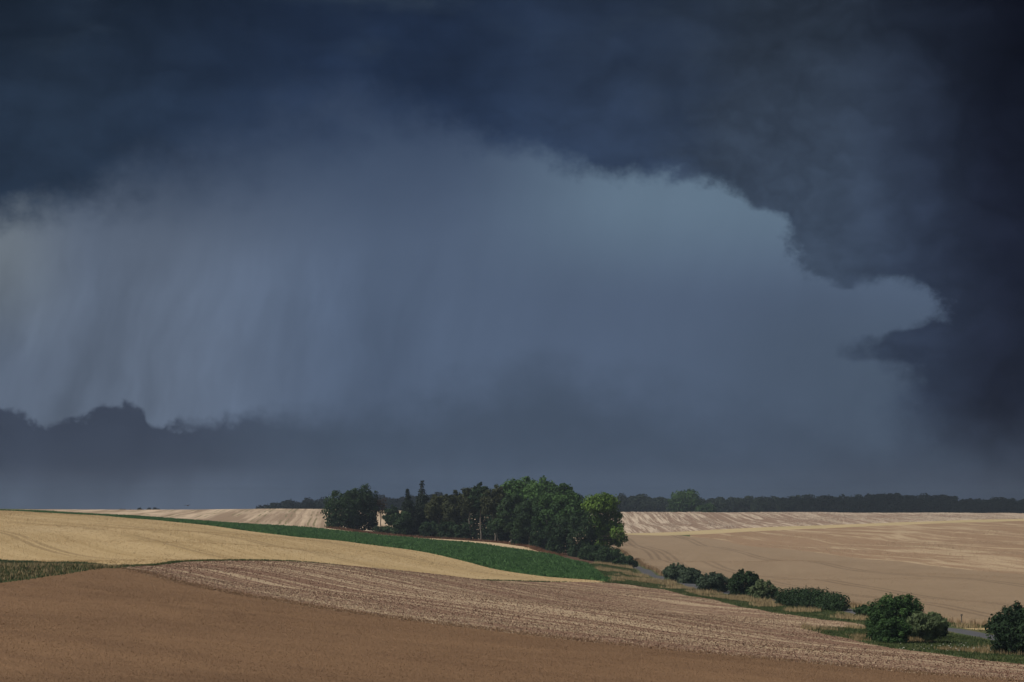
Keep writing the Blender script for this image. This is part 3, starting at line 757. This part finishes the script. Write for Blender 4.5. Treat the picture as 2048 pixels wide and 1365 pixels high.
def bent(a, b, r, n=5, amp=.06):
    a, b = np.asarray(a, float), np.asarray(b, float); t = np.linspace(0, 1, n)[:, None]; ln = np.linalg.norm(b - a)
    return a + (b - a) * t + np.sin(t * np.pi) * r.normal(0, amp * ln, 3)[None] + r.normal(0, .012 * ln, (n, 3)) * (t > 0) * (t < 1)

def leaf_cloud(lobes, n, size, seed, shell=.4, up=.25, droop=0.0, elong=1.25, tone_sd=.11, rag=.14, zmin=0.1):
    """leaf-sized folded diamonds spread through the outer shell of the lobes; lobes are (cx,cy,cz,rx,ry,rz,tone)"""
    r = np.random.RandomState(seed); lb = np.asarray(lobes, float)
    wgt = (lb[:, 3] * lb[:, 4] + lb[:, 4] * lb[:, 5] + lb[:, 3] * lb[:, 5]); wgt /= wgt.sum()
    k = r.choice(len(lb), n, p=wgt); d = r.normal(0, 1, (n, 3)); d /= np.linalg.norm(d, axis=1)[:, None]
    ph = r.uniform(0, 6, (len(lb), 6))[k]
    lump = 1 + rag * (np.sin(d[:, 0] * 5 + ph[:, 0]) * np.sin(d[:, 1] * 5 + ph[:, 1]) + np.sin(d[:, 2] * 7 + ph[:, 2]) * np.sin(d[:, 0] * 9 + ph[:, 3]) * .8 + np.sin(d[:, 1] * 13 + ph[:, 4]) * np.sin(d[:, 2] * 12 + ph[:, 5]) * .6)
    rr = (1 - shell * r.rand(n) ** 1.6) * lump * (1 + np.abs(r.normal(0, .05, n)))
    p = lb[k, :3] + d * lb[k, 3:6] * rr[:, None]
    ok = p[:, 2] > zmin; p, d, k = p[ok], d[ok], k[ok]; n = len(p)
    nr = d * .8 + np.array([0, 0, up]) + r.normal(0, .42, (n, 3)); nr /= np.linalg.norm(nr, axis=1)[:, None]
    t = np.cross(nr, r.normal(0, 1, (n, 3))); t[:, 2] -= droop; t -= nr * (t * nr).sum(1)[:, None]; t /= np.linalg.norm(t, axis=1)[:, None] + 1e-9
    b = np.cross(nr, t); s = size * r.uniform(.55, 1.45, n)[:, None]
    v = np.empty((n, 4, 3)); v[:, 0] = p - t * s * .5 * elong; v[:, 2] = p + t * s * .5 * elong - nr * s * .12
    v[:, 1] = p + b * s * .42 + nr * s * .1; v[:, 3] = p - b * s * .42 + nr * s * .1
    tone = np.clip(lb[k, 6] + r.normal(0, tone_sd, n), 0, 1)
    return v.reshape(-1, 3), np.arange(n * 4).reshape(n, 4), tone

def round_lobes(r, W, z0, H, k, rel=.36, tone=.45, tsd=.14, flat=1.0, tufts=1.0, shoots=0):
    """lobes filling an uneven crown of width W from height z0 to H; crowns that start low get a skirt to the ground"""
    out = []; cz = (z0 + H) / 2; rz = (H - z0) / 2; g = (1 + 5 ** .5) / 2
    for i in range(k):
        f = (i + .5) / k; zz = 1 - 2 * f; a = 2 * np.pi * i / g + r.uniform(-.5, .5); q = (1 - zz * zz) ** .5
        s = rel * r.uniform(.6, 1.3); e = 1 - s * .75
        out.append((np.cos(a) * q * W / 2 * e * r.uniform(.8, 1.15), np.sin(a) * q * W / 2 * e, cz + zz * rz * e * r.uniform(.86, 1.04), s * W / 2 * r.uniform(.9, 1.3), s * W / 2 * 1.1, s * min(W / 2, rz * 1.3) * flat * r.uniform(.7, 1.05), tone + r.normal(0, tsd) + .12 * zz))  # leaf tone gets lighter towards the top of the crown
    for i in range(shoots):                              # long leafy shoots above the outline
        a = r.uniform(0, 2 * np.pi); zz = r.uniform(.05, 1) ** .6; q = (1 - zz * zz) ** .5; s = r.uniform(.05, .09)
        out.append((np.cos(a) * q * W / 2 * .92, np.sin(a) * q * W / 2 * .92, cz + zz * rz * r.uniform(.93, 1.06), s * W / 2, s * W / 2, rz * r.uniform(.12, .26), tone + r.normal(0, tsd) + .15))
    for i in range(int(k * tufts)):                      # small tufts that break the outline
        a = r.uniform(0, 2 * np.pi); zz = r.uniform(-.3, 1); q = (1 - zz * zz) ** .5; s = r.uniform(.09, .17)
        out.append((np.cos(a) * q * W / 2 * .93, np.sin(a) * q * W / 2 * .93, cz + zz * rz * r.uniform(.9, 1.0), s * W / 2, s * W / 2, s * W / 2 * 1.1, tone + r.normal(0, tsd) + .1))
    if z0 < .12 * H:
        for i in range(9):
            a = i * 2 * np.pi / 9 + r.uniform(-.3, .3); s = r.uniform(.2, .3)
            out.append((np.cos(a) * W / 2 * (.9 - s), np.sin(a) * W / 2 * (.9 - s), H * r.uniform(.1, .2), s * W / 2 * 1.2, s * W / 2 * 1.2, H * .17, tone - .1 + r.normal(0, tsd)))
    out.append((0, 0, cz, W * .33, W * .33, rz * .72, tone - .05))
    return out

def limbs(r, trunk_top, trunk_h, lobes, r0, lean=(0, 0)):
    parts = [tube(bent((0, 0, -.4), (lean[0], lean[1], trunk_top), r, 7, .02), r0, r0 * .35, 7)]
    for l in lobes[:-1][:26]:
        z = min(trunk_top * .97, max(trunk_h, l[2] - r.uniform(.2, .45) * l[5] * 2)); f = z / trunk_top
        parts.append(tube(bent((lean[0] * f, lean[1] * f, z), (l[0], l[1], l[2]), r, 5, .08), r0 * .34, r0 * .08, 5))
    return parts

def make_tree(name, trunk_me, crown_me, loc, rz, s, label, cat, group=None, part='crown', stem='trunk'):
    t = empty(name, loc, rz, s); meta(t, label, cat, group)
    if trunk_me: obj(stem, trunk_me, None, t)
    obj(part, crown_me, None, t)
    return t

def tree_mesh(nm, H, W, z0, k, nleaf, leaf, seed, mat, bark, rel=.36, tone=.45, r0=None, shell=.4, up=.25, flat=1.0, lean=(0, 0), rag=.14, lobes=None, elong=1.25, trunk_top=None, droop=0.0, tsd=.14, tufts=1.0, shoots=0):
    r = np.random.RandomState(seed)
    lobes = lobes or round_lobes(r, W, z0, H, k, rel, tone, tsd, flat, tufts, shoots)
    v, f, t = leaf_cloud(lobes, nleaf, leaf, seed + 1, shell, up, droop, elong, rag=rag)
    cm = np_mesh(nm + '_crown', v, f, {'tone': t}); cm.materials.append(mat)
    tv, tf = join(limbs(r, trunk_top or H * .8, max(.3, z0 * .8), lobes, r0 or H * .018, lean))
    tm = np_mesh(nm + '_trunk', tv, tf, smooth=True); tm.materials.append(bark)
    return tm, cm

M['bark'] = mat_bark('dark_bark', (.05, .04, .032), (.11, .09, .07))
M['bark_pale'] = mat_bark('pale_bark', (.10, .085, .065), (.21, .185, .15))
M['leaf_dark'] = mat_leaf('leaf_dark', (.013, .029, .013), (.045, .082, .030))
M['leaf_mid'] = mat_leaf('leaf_mid', (.021, .047, .016), (.085, .165, .045))
M['leaf_lit'] = mat_leaf('leaf_fresh_sunlit', (.055, .105, .018), (.165, .265, .045), .35)  # lighter species; the sun it catches is also put into the colour
M['leaf_olive'] = mat_leaf('leaf_olive', (.026, .034, .015), (.068, .075, .030))
M['leaf_brown'] = mat_leaf('leaf_brown', (.05, .032, .02), (.11, .065, .04))
M['leaf_blue'] = mat_leaf('leaf_greyish', (.034, .056, .034), (.095, .130, .075))
M['leaf_willow'] = mat_leaf('leaf_willow', (.045, .070, .032), (.120, .155, .070))
M['needle'] = mat_leaf('needle', (.010, .019, .013), (.030, .046, .026), .1)
M['leaf_far'] = mat_leaf('leaf_far', (.016, .026, .018), (.040, .058, .034))

def place(px, top, D, width_px):
    """base point, height and width in metres of a plant whose top and width were measured in the photograph"""
    b = at(px, D); H = -(top - HY) / FPX * D - b[2]
    return b, H, width_px / FPX * D

def solo(name, px, top, D, wpx, label, cat, mat, bark='bark', z0=.12, k=12, n=6000, leaf=.45, seed=1, part='crown', stem='trunk', group=None, **kw):
    b, H, W = place(px, top, D, wpx)
    tm, cm = tree_mesh(name, H * .985, W, H * z0, k, n, leaf, seed, M[mat], M[bark], **kw)
    return make_tree(name, tm, cm, b, 0, 1, label, cat, group, part, stem)

def conifer(px, top, D, wpx, seed, label):
    b, H, W = place(px, top, D, wpx); r = np.random.RandomState(seed); lobes = []; z = H * .10; parts = [tube(bent((0, 0, -.4), (0, 0, H * .97), r, 7, .004), H * .014, .03, 6)]
    while z < H * .97:
        f = 1 - z / H; rad_ = W / 2 * min(1, f * 1.35 + .05) * r.uniform(.75, 1.15); nb = 8 if f > .3 else 6; a0 = r.uniform(0, 6)
        for i in range(nb):
            a = a0 + i * 2 * np.pi / nb + r.uniform(-.25, .25); q = rad_ * r.uniform(.6, 1.12)
            lobes.append((np.cos(a) * q * .55, np.sin(a) * q * .55, z - q * .18, max(.28, q * .52), max(.28, q * .52), max(.32, q * .34), r.uniform(.2, .7)))
            parts.append(tube([(0, 0, z), (np.cos(a) * q * .8, np.sin(a) * q * .8, z - q * .2)], .05, .02, 4))
        z += max(.45, H * .045) * r.uniform(.85, 1.15)
    v, f_, t = leaf_cloud(lobes, 10000, .36, seed, .6, .1, .5, 1.7, rag=.2)
    cm = np_mesh('spruce_crown', v, f_, {'tone': t}); cm.materials.append(M['needle'])
    tv, tf = join(parts); tm = np_mesh('spruce_trunk', tv, tf, smooth=True); tm.materials.append(M['bark_pale'])
    return make_tree('spruce_tree', tm, cm, b, 0, 1, label, 'tree')

def grove():
    G1 = 'trees of the field grove'
    solo('broadleaf_tree', 686, 980, 803, 82, 'dark round tree with leaves down to the ground at the open end of the grove', 'tree', 'leaf_dark', z0=.02, k=15, n=9000, leaf=.42, seed=11, tone=.42)
    solo('broadleaf_tree', 724, 968, 806, 72, 'taller dark round tree beside the lone low-branched one, before the tall spruces', 'tree', 'leaf_dark', z0=.03, k=15, n=9000, leaf=.42, seed=12, tone=.5)
    solo('slender_tree', 762, 992, 806, 30, 'thin sparse brownish tree with pale bare trunk in the gap of the grove', 'tree', 'leaf_brown', 'bark_pale', z0=.45, k=6, n=420, leaf=.35, seed=13, r0=.17)
    solo('young_tree', 783, 1010, 800, 34, 'small dark young tree standing in the gap of the grove', 'tree', 'leaf_dark', z0=.2, k=8, n=2200, leaf=.42, seed=14)
    solo('shrub', 768, 1051, 790, 46, 'low rounded dark shrub at the foot of the gap in the grove', 'shrub', 'leaf_dark', z0=0, k=8, n=1500, leaf=.4, seed=15, part='foliage', stem='stems')
    conifer(815, 977, 792, 48, 16, 'shorter of the two dark spruces in the grove')
    conifer(844, 958, 797, 52, 17, 'tallest pointed dark spruce in the grove')
    solo('broadleaf_tree', 802, 1020, 785, 46, 'low dark tree leaning against the shorter spruce', 'tree', 'leaf_dark', z0=.1, k=9, n=4200, leaf=.42, seed=18)
    solo('broadleaf_tree', 877, 985, 778, 56, 'thin olive green tree next to the tallest spruce', 'tree', 'leaf_olive', 'bark_pale', z0=.3, k=11, n=4800, leaf=.42, seed=19)
    solo('broadleaf_tree', 910, 981, 772, 52, 'olive green tree between the thin olive tree and the forked pale trunks', 'tree', 'leaf_olive', 'bark_pale', z0=.22, k=12, n=5200, leaf=.42, seed=20)
    solo('slender_tree', 942, 966, 760, 52, 'tall open tree with pale forked trunk and brownish crown', 'tree', 'leaf_olive', 'bark_pale', z0=.42, k=11, n=3600, leaf=.42, seed=21, r0=.24)
    solo('slender_tree', 962, 966, 757, 46, 'tall open tree with ragged flat top beside the forked pale trunk', 'tree', 'leaf_dark', 'bark_pale', z0=.48, k=10, n=3000, leaf=.42, seed=22, r0=.22, flat=.7)
    solo('slender_tree', 990, 968, 752, 54, 'tall brownish green tree with leaning pale trunk before the big crowns', 'tree', 'leaf_olive', 'bark_pale', z0=.36, k=12, n=4600, leaf=.42, seed=23, r0=.22, lean=(-1.2, 0))
    solo('broadleaf_tree', 1040, 951, 768, 92, 'large crown forming the highest top of the grove', 'tree', 'leaf_mid', z0=.3, k=18, n=9000, leaf=.5, seed=24, tone=.6)
    solo('broadleaf_tree', 1088, 953, 762, 84, 'large crown just below the highest top of the grove', 'tree', 'leaf_mid', z0=.3, k=17, n=8500, leaf=.5, seed=25, tone=.5)
    solo('broadleaf_tree', 1122, 962, 752, 66, 'broad tree on the falling shoulder behind the front row of the grove', 'tree', 'leaf_mid', z0=.3, k=14, n=6500, leaf=.46, seed=26, tone=.35)
    solo('broadleaf_tree', 1022, 984, 735, 56, 'dark tree with pale stem in the front row below the highest crown', 'tree', 'leaf_dark', 'bark_pale', z0=.16, k=13, n=6000, leaf=.42, seed=27, tone=.5, r0=.2)
    solo('broadleaf_tree', 1058, 990, 722, 60, 'dark dense front-row tree with short pale stem', 'tree', 'leaf_dark', 'bark_pale', z0=.13, k=14, n=7000, leaf=.42, seed=28, tone=.55, r0=.2)
    solo('broadleaf_tree', 1096, 980, 717, 66, 'dark green front-row tree bulging forward in the middle of the grove', 'tree', 'leaf_mid', 'bark_pale', z0=.13, k=15, n=7500, leaf=.42, seed=29, tone=.25, r0=.2)
    solo('broadleaf_tree', 1138, 975, 712, 78, 'wide dark front-row tree behind the fresh green one', 'tree', 'leaf_mid', z0=.16, k=16, n=8500, leaf=.44, seed=30, tone=.35)
    solo('broadleaf_tree', 1120, 1030, 690, 62, 'low dark understorey tree under the wide front-row crowns', 'tree', 'leaf_dark', 'bark_pale', z0=.1, k=11, n=5000, leaf=.4, seed=31, r0=.15)
    solo('broadleaf_tree', 1165, 1022, 683, 66, 'low dark tree hanging to the ground in front of the fresh green tree', 'tree', 'leaf_dark', z0=.05, k=13, n=6500, leaf=.4, seed=32, tone=.4)
    solo('broadleaf_tree', 995, 1035, 738, 40, 'small understorey tree beside the leaning pale trunk', 'tree', 'leaf_dark', 'bark_pale', z0=.3, k=9, n=2200, leaf=.4, seed=33, r0=.12)
    for i, (px, top, D, w, lab) in enumerate([(858, 1042, 770, 40, 'dark understorey bush at the foot of the tallest spruce'), (892, 1040, 762, 44, 'dark understorey bush below the olive trees'), (925, 1046, 757, 40, 'dark understorey bush left of the forked pale trunk'),
                                              (1040, 1052, 726, 40, 'dark understorey bush below the highest crown'), (1078, 1058, 712, 40, 'dark understorey bush between the front-row stems')]):
        solo('understorey_bush', px, top, D, w, lab, 'bush', 'leaf_dark', z0=.04, k=8, n=2600, leaf=.42, seed=40 + i, tone=.3, part='foliage', stem='stems')
    for i, (px, top, D, w, lab) in enumerate([(868, 998, 800, 58, 'dark back-row tree behind the tallest spruce'), (905, 1004, 806, 52, 'dark back-row tree behind the olive trees'), (948, 998, 790, 66, 'dark back-row tree behind the forked pale trunk'),
                                              (985, 998, 788, 64, 'dark back-row tree behind the leaning pale trunk'), (1015, 1000, 795, 56, 'dark back-row tree behind the first big crown'), (1055, 1000, 790, 60, 'dark back-row tree behind the highest top'), (1100, 1005, 785, 60, 'dark back-row tree behind the falling shoulder')]):
        solo('broadleaf_tree', px, top, D, w, lab, 'tree', 'leaf_dark', z0=.03, k=11, n=3800, leaf=.5, seed=340 + i, tone=.3)
    # the fresh green tree at the lower end: two big leafy masses, the lower one reaching out over the field
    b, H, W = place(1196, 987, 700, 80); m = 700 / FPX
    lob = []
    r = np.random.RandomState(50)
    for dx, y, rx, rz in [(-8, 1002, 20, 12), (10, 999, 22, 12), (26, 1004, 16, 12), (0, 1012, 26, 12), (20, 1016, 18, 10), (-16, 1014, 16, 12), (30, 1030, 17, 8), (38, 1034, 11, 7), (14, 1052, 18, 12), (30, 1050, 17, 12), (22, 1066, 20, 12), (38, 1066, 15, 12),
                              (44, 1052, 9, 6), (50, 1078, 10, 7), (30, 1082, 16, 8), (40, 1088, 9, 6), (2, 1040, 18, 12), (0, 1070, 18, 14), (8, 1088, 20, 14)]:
        low = .25 if dx < 8 and y > 1030 else .6  # shade on the lower inner masses painted as darker leaf tone
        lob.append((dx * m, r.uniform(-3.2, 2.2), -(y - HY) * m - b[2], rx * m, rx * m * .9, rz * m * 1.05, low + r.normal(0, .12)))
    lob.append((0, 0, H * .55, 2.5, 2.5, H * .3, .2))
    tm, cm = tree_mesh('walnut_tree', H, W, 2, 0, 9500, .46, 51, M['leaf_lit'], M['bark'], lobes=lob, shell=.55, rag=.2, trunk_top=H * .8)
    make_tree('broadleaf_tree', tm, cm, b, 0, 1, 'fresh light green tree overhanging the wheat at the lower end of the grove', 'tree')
    solo('shrub', 1188, 1088, 668, 62, 'dark shrub under the fresh green tree', 'shrub', 'leaf_dark', z0=0, k=9, n=3600, leaf=.36, seed=52, part='foliage', stem='stems')
    solo('shrub', 1216, 1094, 655, 60, 'rounded dark shrub between the fresh green tree and the last bush', 'shrub', 'leaf_dark', z0=0, k=9, n=3800, leaf=.34, seed=53, part='foliage', stem='stems')
    solo('shrub', 1252, 1112, 626, 52, 'last low dark bush of the grove beside the road', 'shrub', 'leaf_dark', z0=0, k=9, n=4000, leaf=.32, seed=54, part='foliage', stem='stems', tone=.4)
grove()

def roadside():
    B = dict(part='foliage', stem='stems', z0=0, shoots=22, tsd=.22)
    solo('bush', 1352, 1129, 521, 50, 'greyish green round bush, the taller of the pair by the bend of the road', 'bush', 'leaf_blue', k=12, n=6500, leaf=.28, seed=61, tone=.7, elong=1.7, **B)
    solo('bush', 1382, 1138, 506, 44, 'greyish green bush, the lower of the pair by the bend of the road', 'bush', 'leaf_blue', k=11, n=6000, leaf=.27, seed=62, tone=.4, elong=1.7, **B)
    solo('bush', 1424, 1147, 457, 68, 'wide dull dark bush between the greyish pair and the dark round bush', 'bush', 'leaf_blue', k=12, n=8000, leaf=.25, seed=63, tone=.15, **B)
    solo('bush', 1490, 1143, 438, 64, 'dark glossy round bush next to the light green straggly one', 'bush', 'leaf_dark', k=14, n=10000, leaf=.26, seed=64, tone=.5, elong=1.5, rag=.2, **B)
    solo('bush', 1527, 1161, 421, 50, 'light green straggly bush next to the dark glossy round bush', 'bush', 'leaf_willow', k=10, n=4800, leaf=.25, seed=65, tone=.9, rag=.25, **B)
    solo('bush', 1730, 1212, 350, 50, 'small dark rounded bush between the hedge and the big thicket', 'bush', 'leaf_dark', k=10, n=7000, leaf=.2, seed=66, tone=.55, **B)
    # hedge
    a, c = np.array(at(1566, 398)), np.array(at(1682, 370)); r = np.random.RandomState(70); lob = []
    d = c - a
    for i in range(17):
        t = i / 16; p = d * t; h = (2.55 if .15 < t < .7 else 2.2) * r.uniform(.9, 1.08)
        zz = p[2]
        lob.append((p[0] + r.normal(0, .25), p[1] + r.normal(0, .3), zz + h * .62, 1.25, 1.3, h * .42, .35 + r.normal(0, .1)))
        lob.append((p[0] + r.normal(0, .3), p[1] + r.normal(0, .4), zz + h * .3, 1.3, 1.4, h * .34, .25 + r.normal(0, .1)))
    v, f, t = leaf_cloud(lob, 15000, .21, 71, .45, .25, zmin=-5)
    cm = np_mesh('hedge_foliage', v, f, {'tone': t}); cm.materials.append(M['leaf_dark'])
    hd = make_tree('hedge', None, cm, a, 0, 1, 'long low dark hedge with an even flat top along the road', 'hedge', None, 'foliage', 'stems')
    for i in range(0, 34, 2):
        l = lob[i]; obj('stem', np_mesh('hedge_stem', *tube(bent((l[0], l[1], d[2] * (i / 32) - .3), (l[0], l[1], l[2]), r), .05, .02, 5)), M['bark'], hd)
    # thicket in the grass patch
    solo('thicket_shrub', 1796, 1193, 295, 118, 'tallest dark shrub of the big thicket in the grass', 'shrub', 'leaf_mid', k=18, n=15000, leaf=.19, seed=72, tone=.3, rag=.18, **B)
    solo('thicket_shrub', 1756, 1226, 289, 52, 'low dark shrub on the striped field side of the big thicket', 'shrub', 'leaf_mid', k=11, n=6500, leaf=.18, seed=73, tone=.35, **B)
    solo('thicket_shrub', 1785, 1236, 285, 66, 'middle dark shrub in front of the tallest one of the thicket', 'shrub', 'leaf_mid', k=11, n=7500, leaf=.18, seed=76, tone=.25, **B)
    solo('thicket_shrub', 1872, 1236, 300, 44, 'dark shrub behind the willow bush at the end of the thicket', 'shrub', 'leaf_dark', k=10, n=5500, leaf=.18, seed=74, tone=.3, **B)
    solo('willow_bush', 1851, 1225, 285, 74, 'pale feathery willow bush with visible thin stems at the thicket', 'bush', 'leaf_willow', k=12, n=9000, leaf=.16, seed=75, tone=.85, part='foliage', stem='stems', z0=.14, elong=2.2, droop=.5, r0=.07)
    solo('broadleaf_bush', 2050, 1211, 264, 146, 'large dark broadleaf bush at the field end of the road grass', 'bush', 'leaf_dark', k=18, n=17000, leaf=.2, seed=77, tone=.5, rag=.22, elong=1.6, **B)
roadside()

# ------------------------------------------------------------------ distant woods: individual trees sharing a few meshes
FAR = []
for i in range(6):
    r = np.random.RandomState(200 + i); H = 20.0; W = r.uniform(9.5, 13)
    FAR.append(tree_mesh('far_tree', H, W, H * .22, 12, 2200, 1.05, 210 + i, M['leaf_far'], M['bark'], tone=.45, r0=.35, tufts=0, rel=.42, rag=.08))
def far_tree(px, top, D, i, label, group, wide=1.0, name='distant_tree'):
    b = at(px, D); H = -(top - HY) / FPX * D - b[2]; s = H / 20.4
    tm, cm = FAR[i % 6]
    make_tree(name, tm, cm, b, (i * 2.4) % 6.28, (s * wide, s * wide, s), label, 'tree', group)
def woods():
    r = np.random.RandomState(7)
    prof = [(1150, 988), (1235, 984), (1275, 983), (1310, 988), (1380, 991), (1450, 988), (1520, 986), (1560, 988), (1620, 985), (1680, 986), (1730, 984), (1785, 977), (1830, 986), (1870, 984), (1920, 989), (1960, 992), (2000, 990), (2048, 992), (2120, 992)]
    px_, py_ = zip(*prof); n = 0
    for row, (D, dy, step) in enumerate(((1660, 7, 27), (1710, 3, 25), (1770, 0, 24))):
        px = 1185 + row * 9
        while px < 2110:
            far_tree(px + r.uniform(-6, 6), np.interp(px, px_, py_) + dy + r.uniform(-2.5, 4), D + r.uniform(-14, 14), n, 'dark broadleaf tree of the long wood behind the far striped field', 'trees of the long skyline wood', r.uniform(.7, 1.25)); n += 1
            px += step * r.uniform(.8, 1.2)
    prof = [(495, 1019), (520, 1010), (545, 1000), (580, 995), (620, 990), (660, 991), (700, 990), (750, 986), (800, 988), (840, 983), (870, 979), (900, 981), (960, 985)]
    px_, py_ = zip(*prof)
    for row, (D, dy, step) in enumerate(((2330, 3, 20), (2430, 0, 19))):
        px = 498 + row * 8
        while px < 965:
            far_tree(px + r.uniform(-4, 4), np.interp(px, px_, py_) + dy + r.uniform(-1, 2), D + r.uniform(-20, 20), n, 'hazy grey tree of the hill wood behind the pale stubble field', 'trees of the hazy hill wood', r.uniform(.8, 1.0)); n += 1
            px += step * r.uniform(.85, 1.2)
    for i, (px, top) in enumerate([(535, 1013), (560, 1012), (600, 1008), (618, 1003), (640, 1008), (664, 1006), (690, 1009)]):
        far_tree(px, top, 1720, i + 3, 'darker bushy tree in front of the hazy hill wood', 'trees before the hill wood', 1.1)
    for i, (px, top) in enumerate([(246, 1015.5), (262, 1015), (280, 1011.5), (296, 1014), (312, 1012)]):
        far_tree(px, top, 1900, i, 'tree top of the small clump peeping over the skyline', 'clump behind the skyline', .8)
    solo('field_tree', 1369, 979, 1420, 72, 'single dark green round tree in front of the long wood', 'tree', 'leaf_mid', z0=.1, k=15, n=6500, leaf=.75, seed=301, tone=.12)
    solo('field_bush', 1412, 1007, 1410, 44, 'light green bush beside the single tree before the wood', 'bush', 'leaf_mid', z0=.02, k=9, n=2200, leaf=.65, seed=302, tone=.2, part='foliage', stem='stems')
woods()

# ------------------------------------------------------------------ small things
def marker_post():
    b = at(1923, 331); t = empty('marker_post', b); meta(t, 'short weathered wooden marker post in front of the pale wheat', 'post')
    m, nt, bs = new_mat('weathered_wood'); put(nt, bs.inputs['Base Color'], mix(nt, (.09, .07, .05), (.17, .14, .11), noise(nt, obj_pos(nt), 9, 4, .7)))
    v, f = join([tube([(0, 0, -.3), (.01, 0, .6), (0, .01, 1.25)], .075, .065, 8)]); obj('shaft', np_mesh('post_shaft', v, f), m, t)
    v, f = tube([(0, 0, 1.23), (0, 0, 1.42), (0, 0, 1.44)], .13, .11, 8)
    n = len(v); cap = np.array([[i, i + 1, i + 2, i + 3] for i in (n - 8, n - 6)] + [[n - 8, n - 5, n - 4, n - 1]])
    obj('head', np_mesh('post_head', v, np.vstack([f, cap])), m, t)
marker_post()

def bird():
    D = 620; x, z = (375 - 1024) / FPX * D, -(1011.5 - HY) / FPX * D
    V_ = [(-.75, -.02, .07), (-.72, -.2, .06), (-.35, .06, .10), (-.35, -.20, .09), (-.07, .10, .02), (-.07, -.16, .02), (.07, .10, .02), (.07, -.16, .02), (.35, .06, .10), (.35, -.20, .09), (.75, -.02, .07), (.72, -.2, .06),
          (0, .33, .0), (0, .12, .07), (0, .12, -.07), (0, -.2, .05), (0, -.2, -.05), (-.1, -.48, 0), (.1, -.48, 0), (0, -.24, -.01)]
    F_ = [(0, 2, 3, 1), (2, 4, 5, 3), (8, 10, 11, 9), (6, 8, 9, 7)]
    T_ = [(12, 13, 4), (12, 6, 13), (12, 4, 14), (12, 14, 6), (4, 13, 15), (4, 15, 5), (13, 6, 15), (6, 7, 15), (4, 16, 14), (4, 5, 16), (14, 16, 6), (6, 16, 7), (5, 15, 17), (7, 18, 15), (5, 17, 16), (7, 16, 18), (15, 18, 17), (16, 17, 18)]
    me = bpy.data.meshes.new('bird'); me.from_pydata(V_, [], F_ + T_); me.update()
    m, nt, bs = new_mat('plumage'); put(nt, bs.inputs['Base Color'], mix(nt, (.045, .032, .024), (.10, .07, .05), noise(nt, obj_pos(nt), 12, 3, .6)))
    o = obj('bird', me, m); o.location = (x, D, z); o.rotation_euler = (rad(4), rad(3), rad(160))
    sol = o.modifiers.new('thick', 'SOLIDIFY'); sol.thickness = .03
    meta(o, 'small dark bird gliding with spread wings just above the skyline', 'bird')
bird()

# ------------------------------------------------------------------ clouds added unseen above the frame to shade the wood and the near slope
def cloud(name, c, size, n, seed, label):
    r = np.random.RandomState(seed); parts = []
    import bmesh
    bm = bmesh.new()
    for i in range(n):
        p = r.uniform(-.5, .5, 3) * np.array(size) * np.array([.86, .86, .5]); s = r.uniform(.7, 1.2) * min(size[0], size[1]) * .5 / max(1.4, n ** .36)
        res = bmesh.ops.create_icosphere(bm, subdivisions=3, radius=s)
        ph = r.uniform(0, 6, 6)
        for v in res['verts']:
            d = v.co.normalized(); k = 1 + .12 * math.sin(d.x * 6 + ph[0]) * math.sin(d.y * 6 + ph[1]) + .10 * math.sin(d.z * 9 + ph[2]) * math.sin(d.x * 11 + ph[3])
            v.co = Vector((d.x * s * k + p[0], d.y * s * k + p[1], max(d.z, -.35) * s * .55 * k + p[2]))
    me = bpy.data.meshes.new(name); bm.to_mesh(me); bm.free()
    for p_ in me.polygons: p_.use_smooth = True
    m, nt, b = new_mat('cloud'); put(nt, b.inputs['Base Color'], mix(nt, (.72, .73, .75), (.8, .8, .81), noise(nt, obj_pos(nt), .01, 4)))
    o = obj(name, me, m); o.location = c
    meta(o, label, 'cloud', None, 'structure'); return o
def shade_cloud(name, gx, gy, size, n, seed, label, h=1150):
    off = h / math.tan(SUN_EL)
    return cloud(name, (gx + SUN_TO.x * off, gy + SUN_TO.y * off, h), size, n, seed, label)
shade_cloud('far_shade_cloud', 100, 2830, (1700, 2720, 160), 90, 1, 'broad grey cloud added out of view to shade the far woods', 1150)
shade_cloud('near_shade_cloud', -25, 100, (360, 150, 50), 22, 2, 'small grey cloud added out of view to shade the near slope', 1150)

# ------------------------------------------------------------------ haze
def haze():
    zmin = min((o.matrix_basis @ Vector(c)).z for o in GROUND.values() for c in o.bound_box) - 1.0
    x0, x1, y0, y1, z1 = -4210, 4210, -4210, 4210, 14.0
    v = [(x, y, z) for z in (zmin, z1) for x, y in ((x0, y0), (x1, y0), (x1, y1), (x0, y1))]
    f = [(3, 2, 1, 0), (4, 5, 6, 7), (0, 1, 5, 4), (1, 2, 6, 5), (2, 3, 7, 6), (3, 0, 4, 7)]
    me = bpy.data.meshes.new('haze'); me.from_pydata(v, [], f); me.update()
    m = bpy.data.materials.new('haze_air'); m.use_nodes = True; nt = m.node_tree; nt.nodes.clear()
    pv = nt.nodes.new('ShaderNodeVolumePrincipled'); pv.inputs['Color'].default_value = (.66, .79, .96, 1); pv.inputs['Density'].default_value = 0.00008
    pv.inputs['Density Attribute'].default_value = ''; pv.inputs['Color Attribute'].default_value = ''; pv.inputs['Temperature Attribute'].default_value = ''
    pv.inputs['Anisotropy'].default_value = 0.0
    out = nt.nodes.new('ShaderNodeOutputMaterial'); nt.links.new(pv.outputs[0], out.inputs['Volume'])
    meta(obj('haze', me, m), 'thin bluish rain haze hanging over the fields and woods', 'haze', None, 'stuff')
haze()
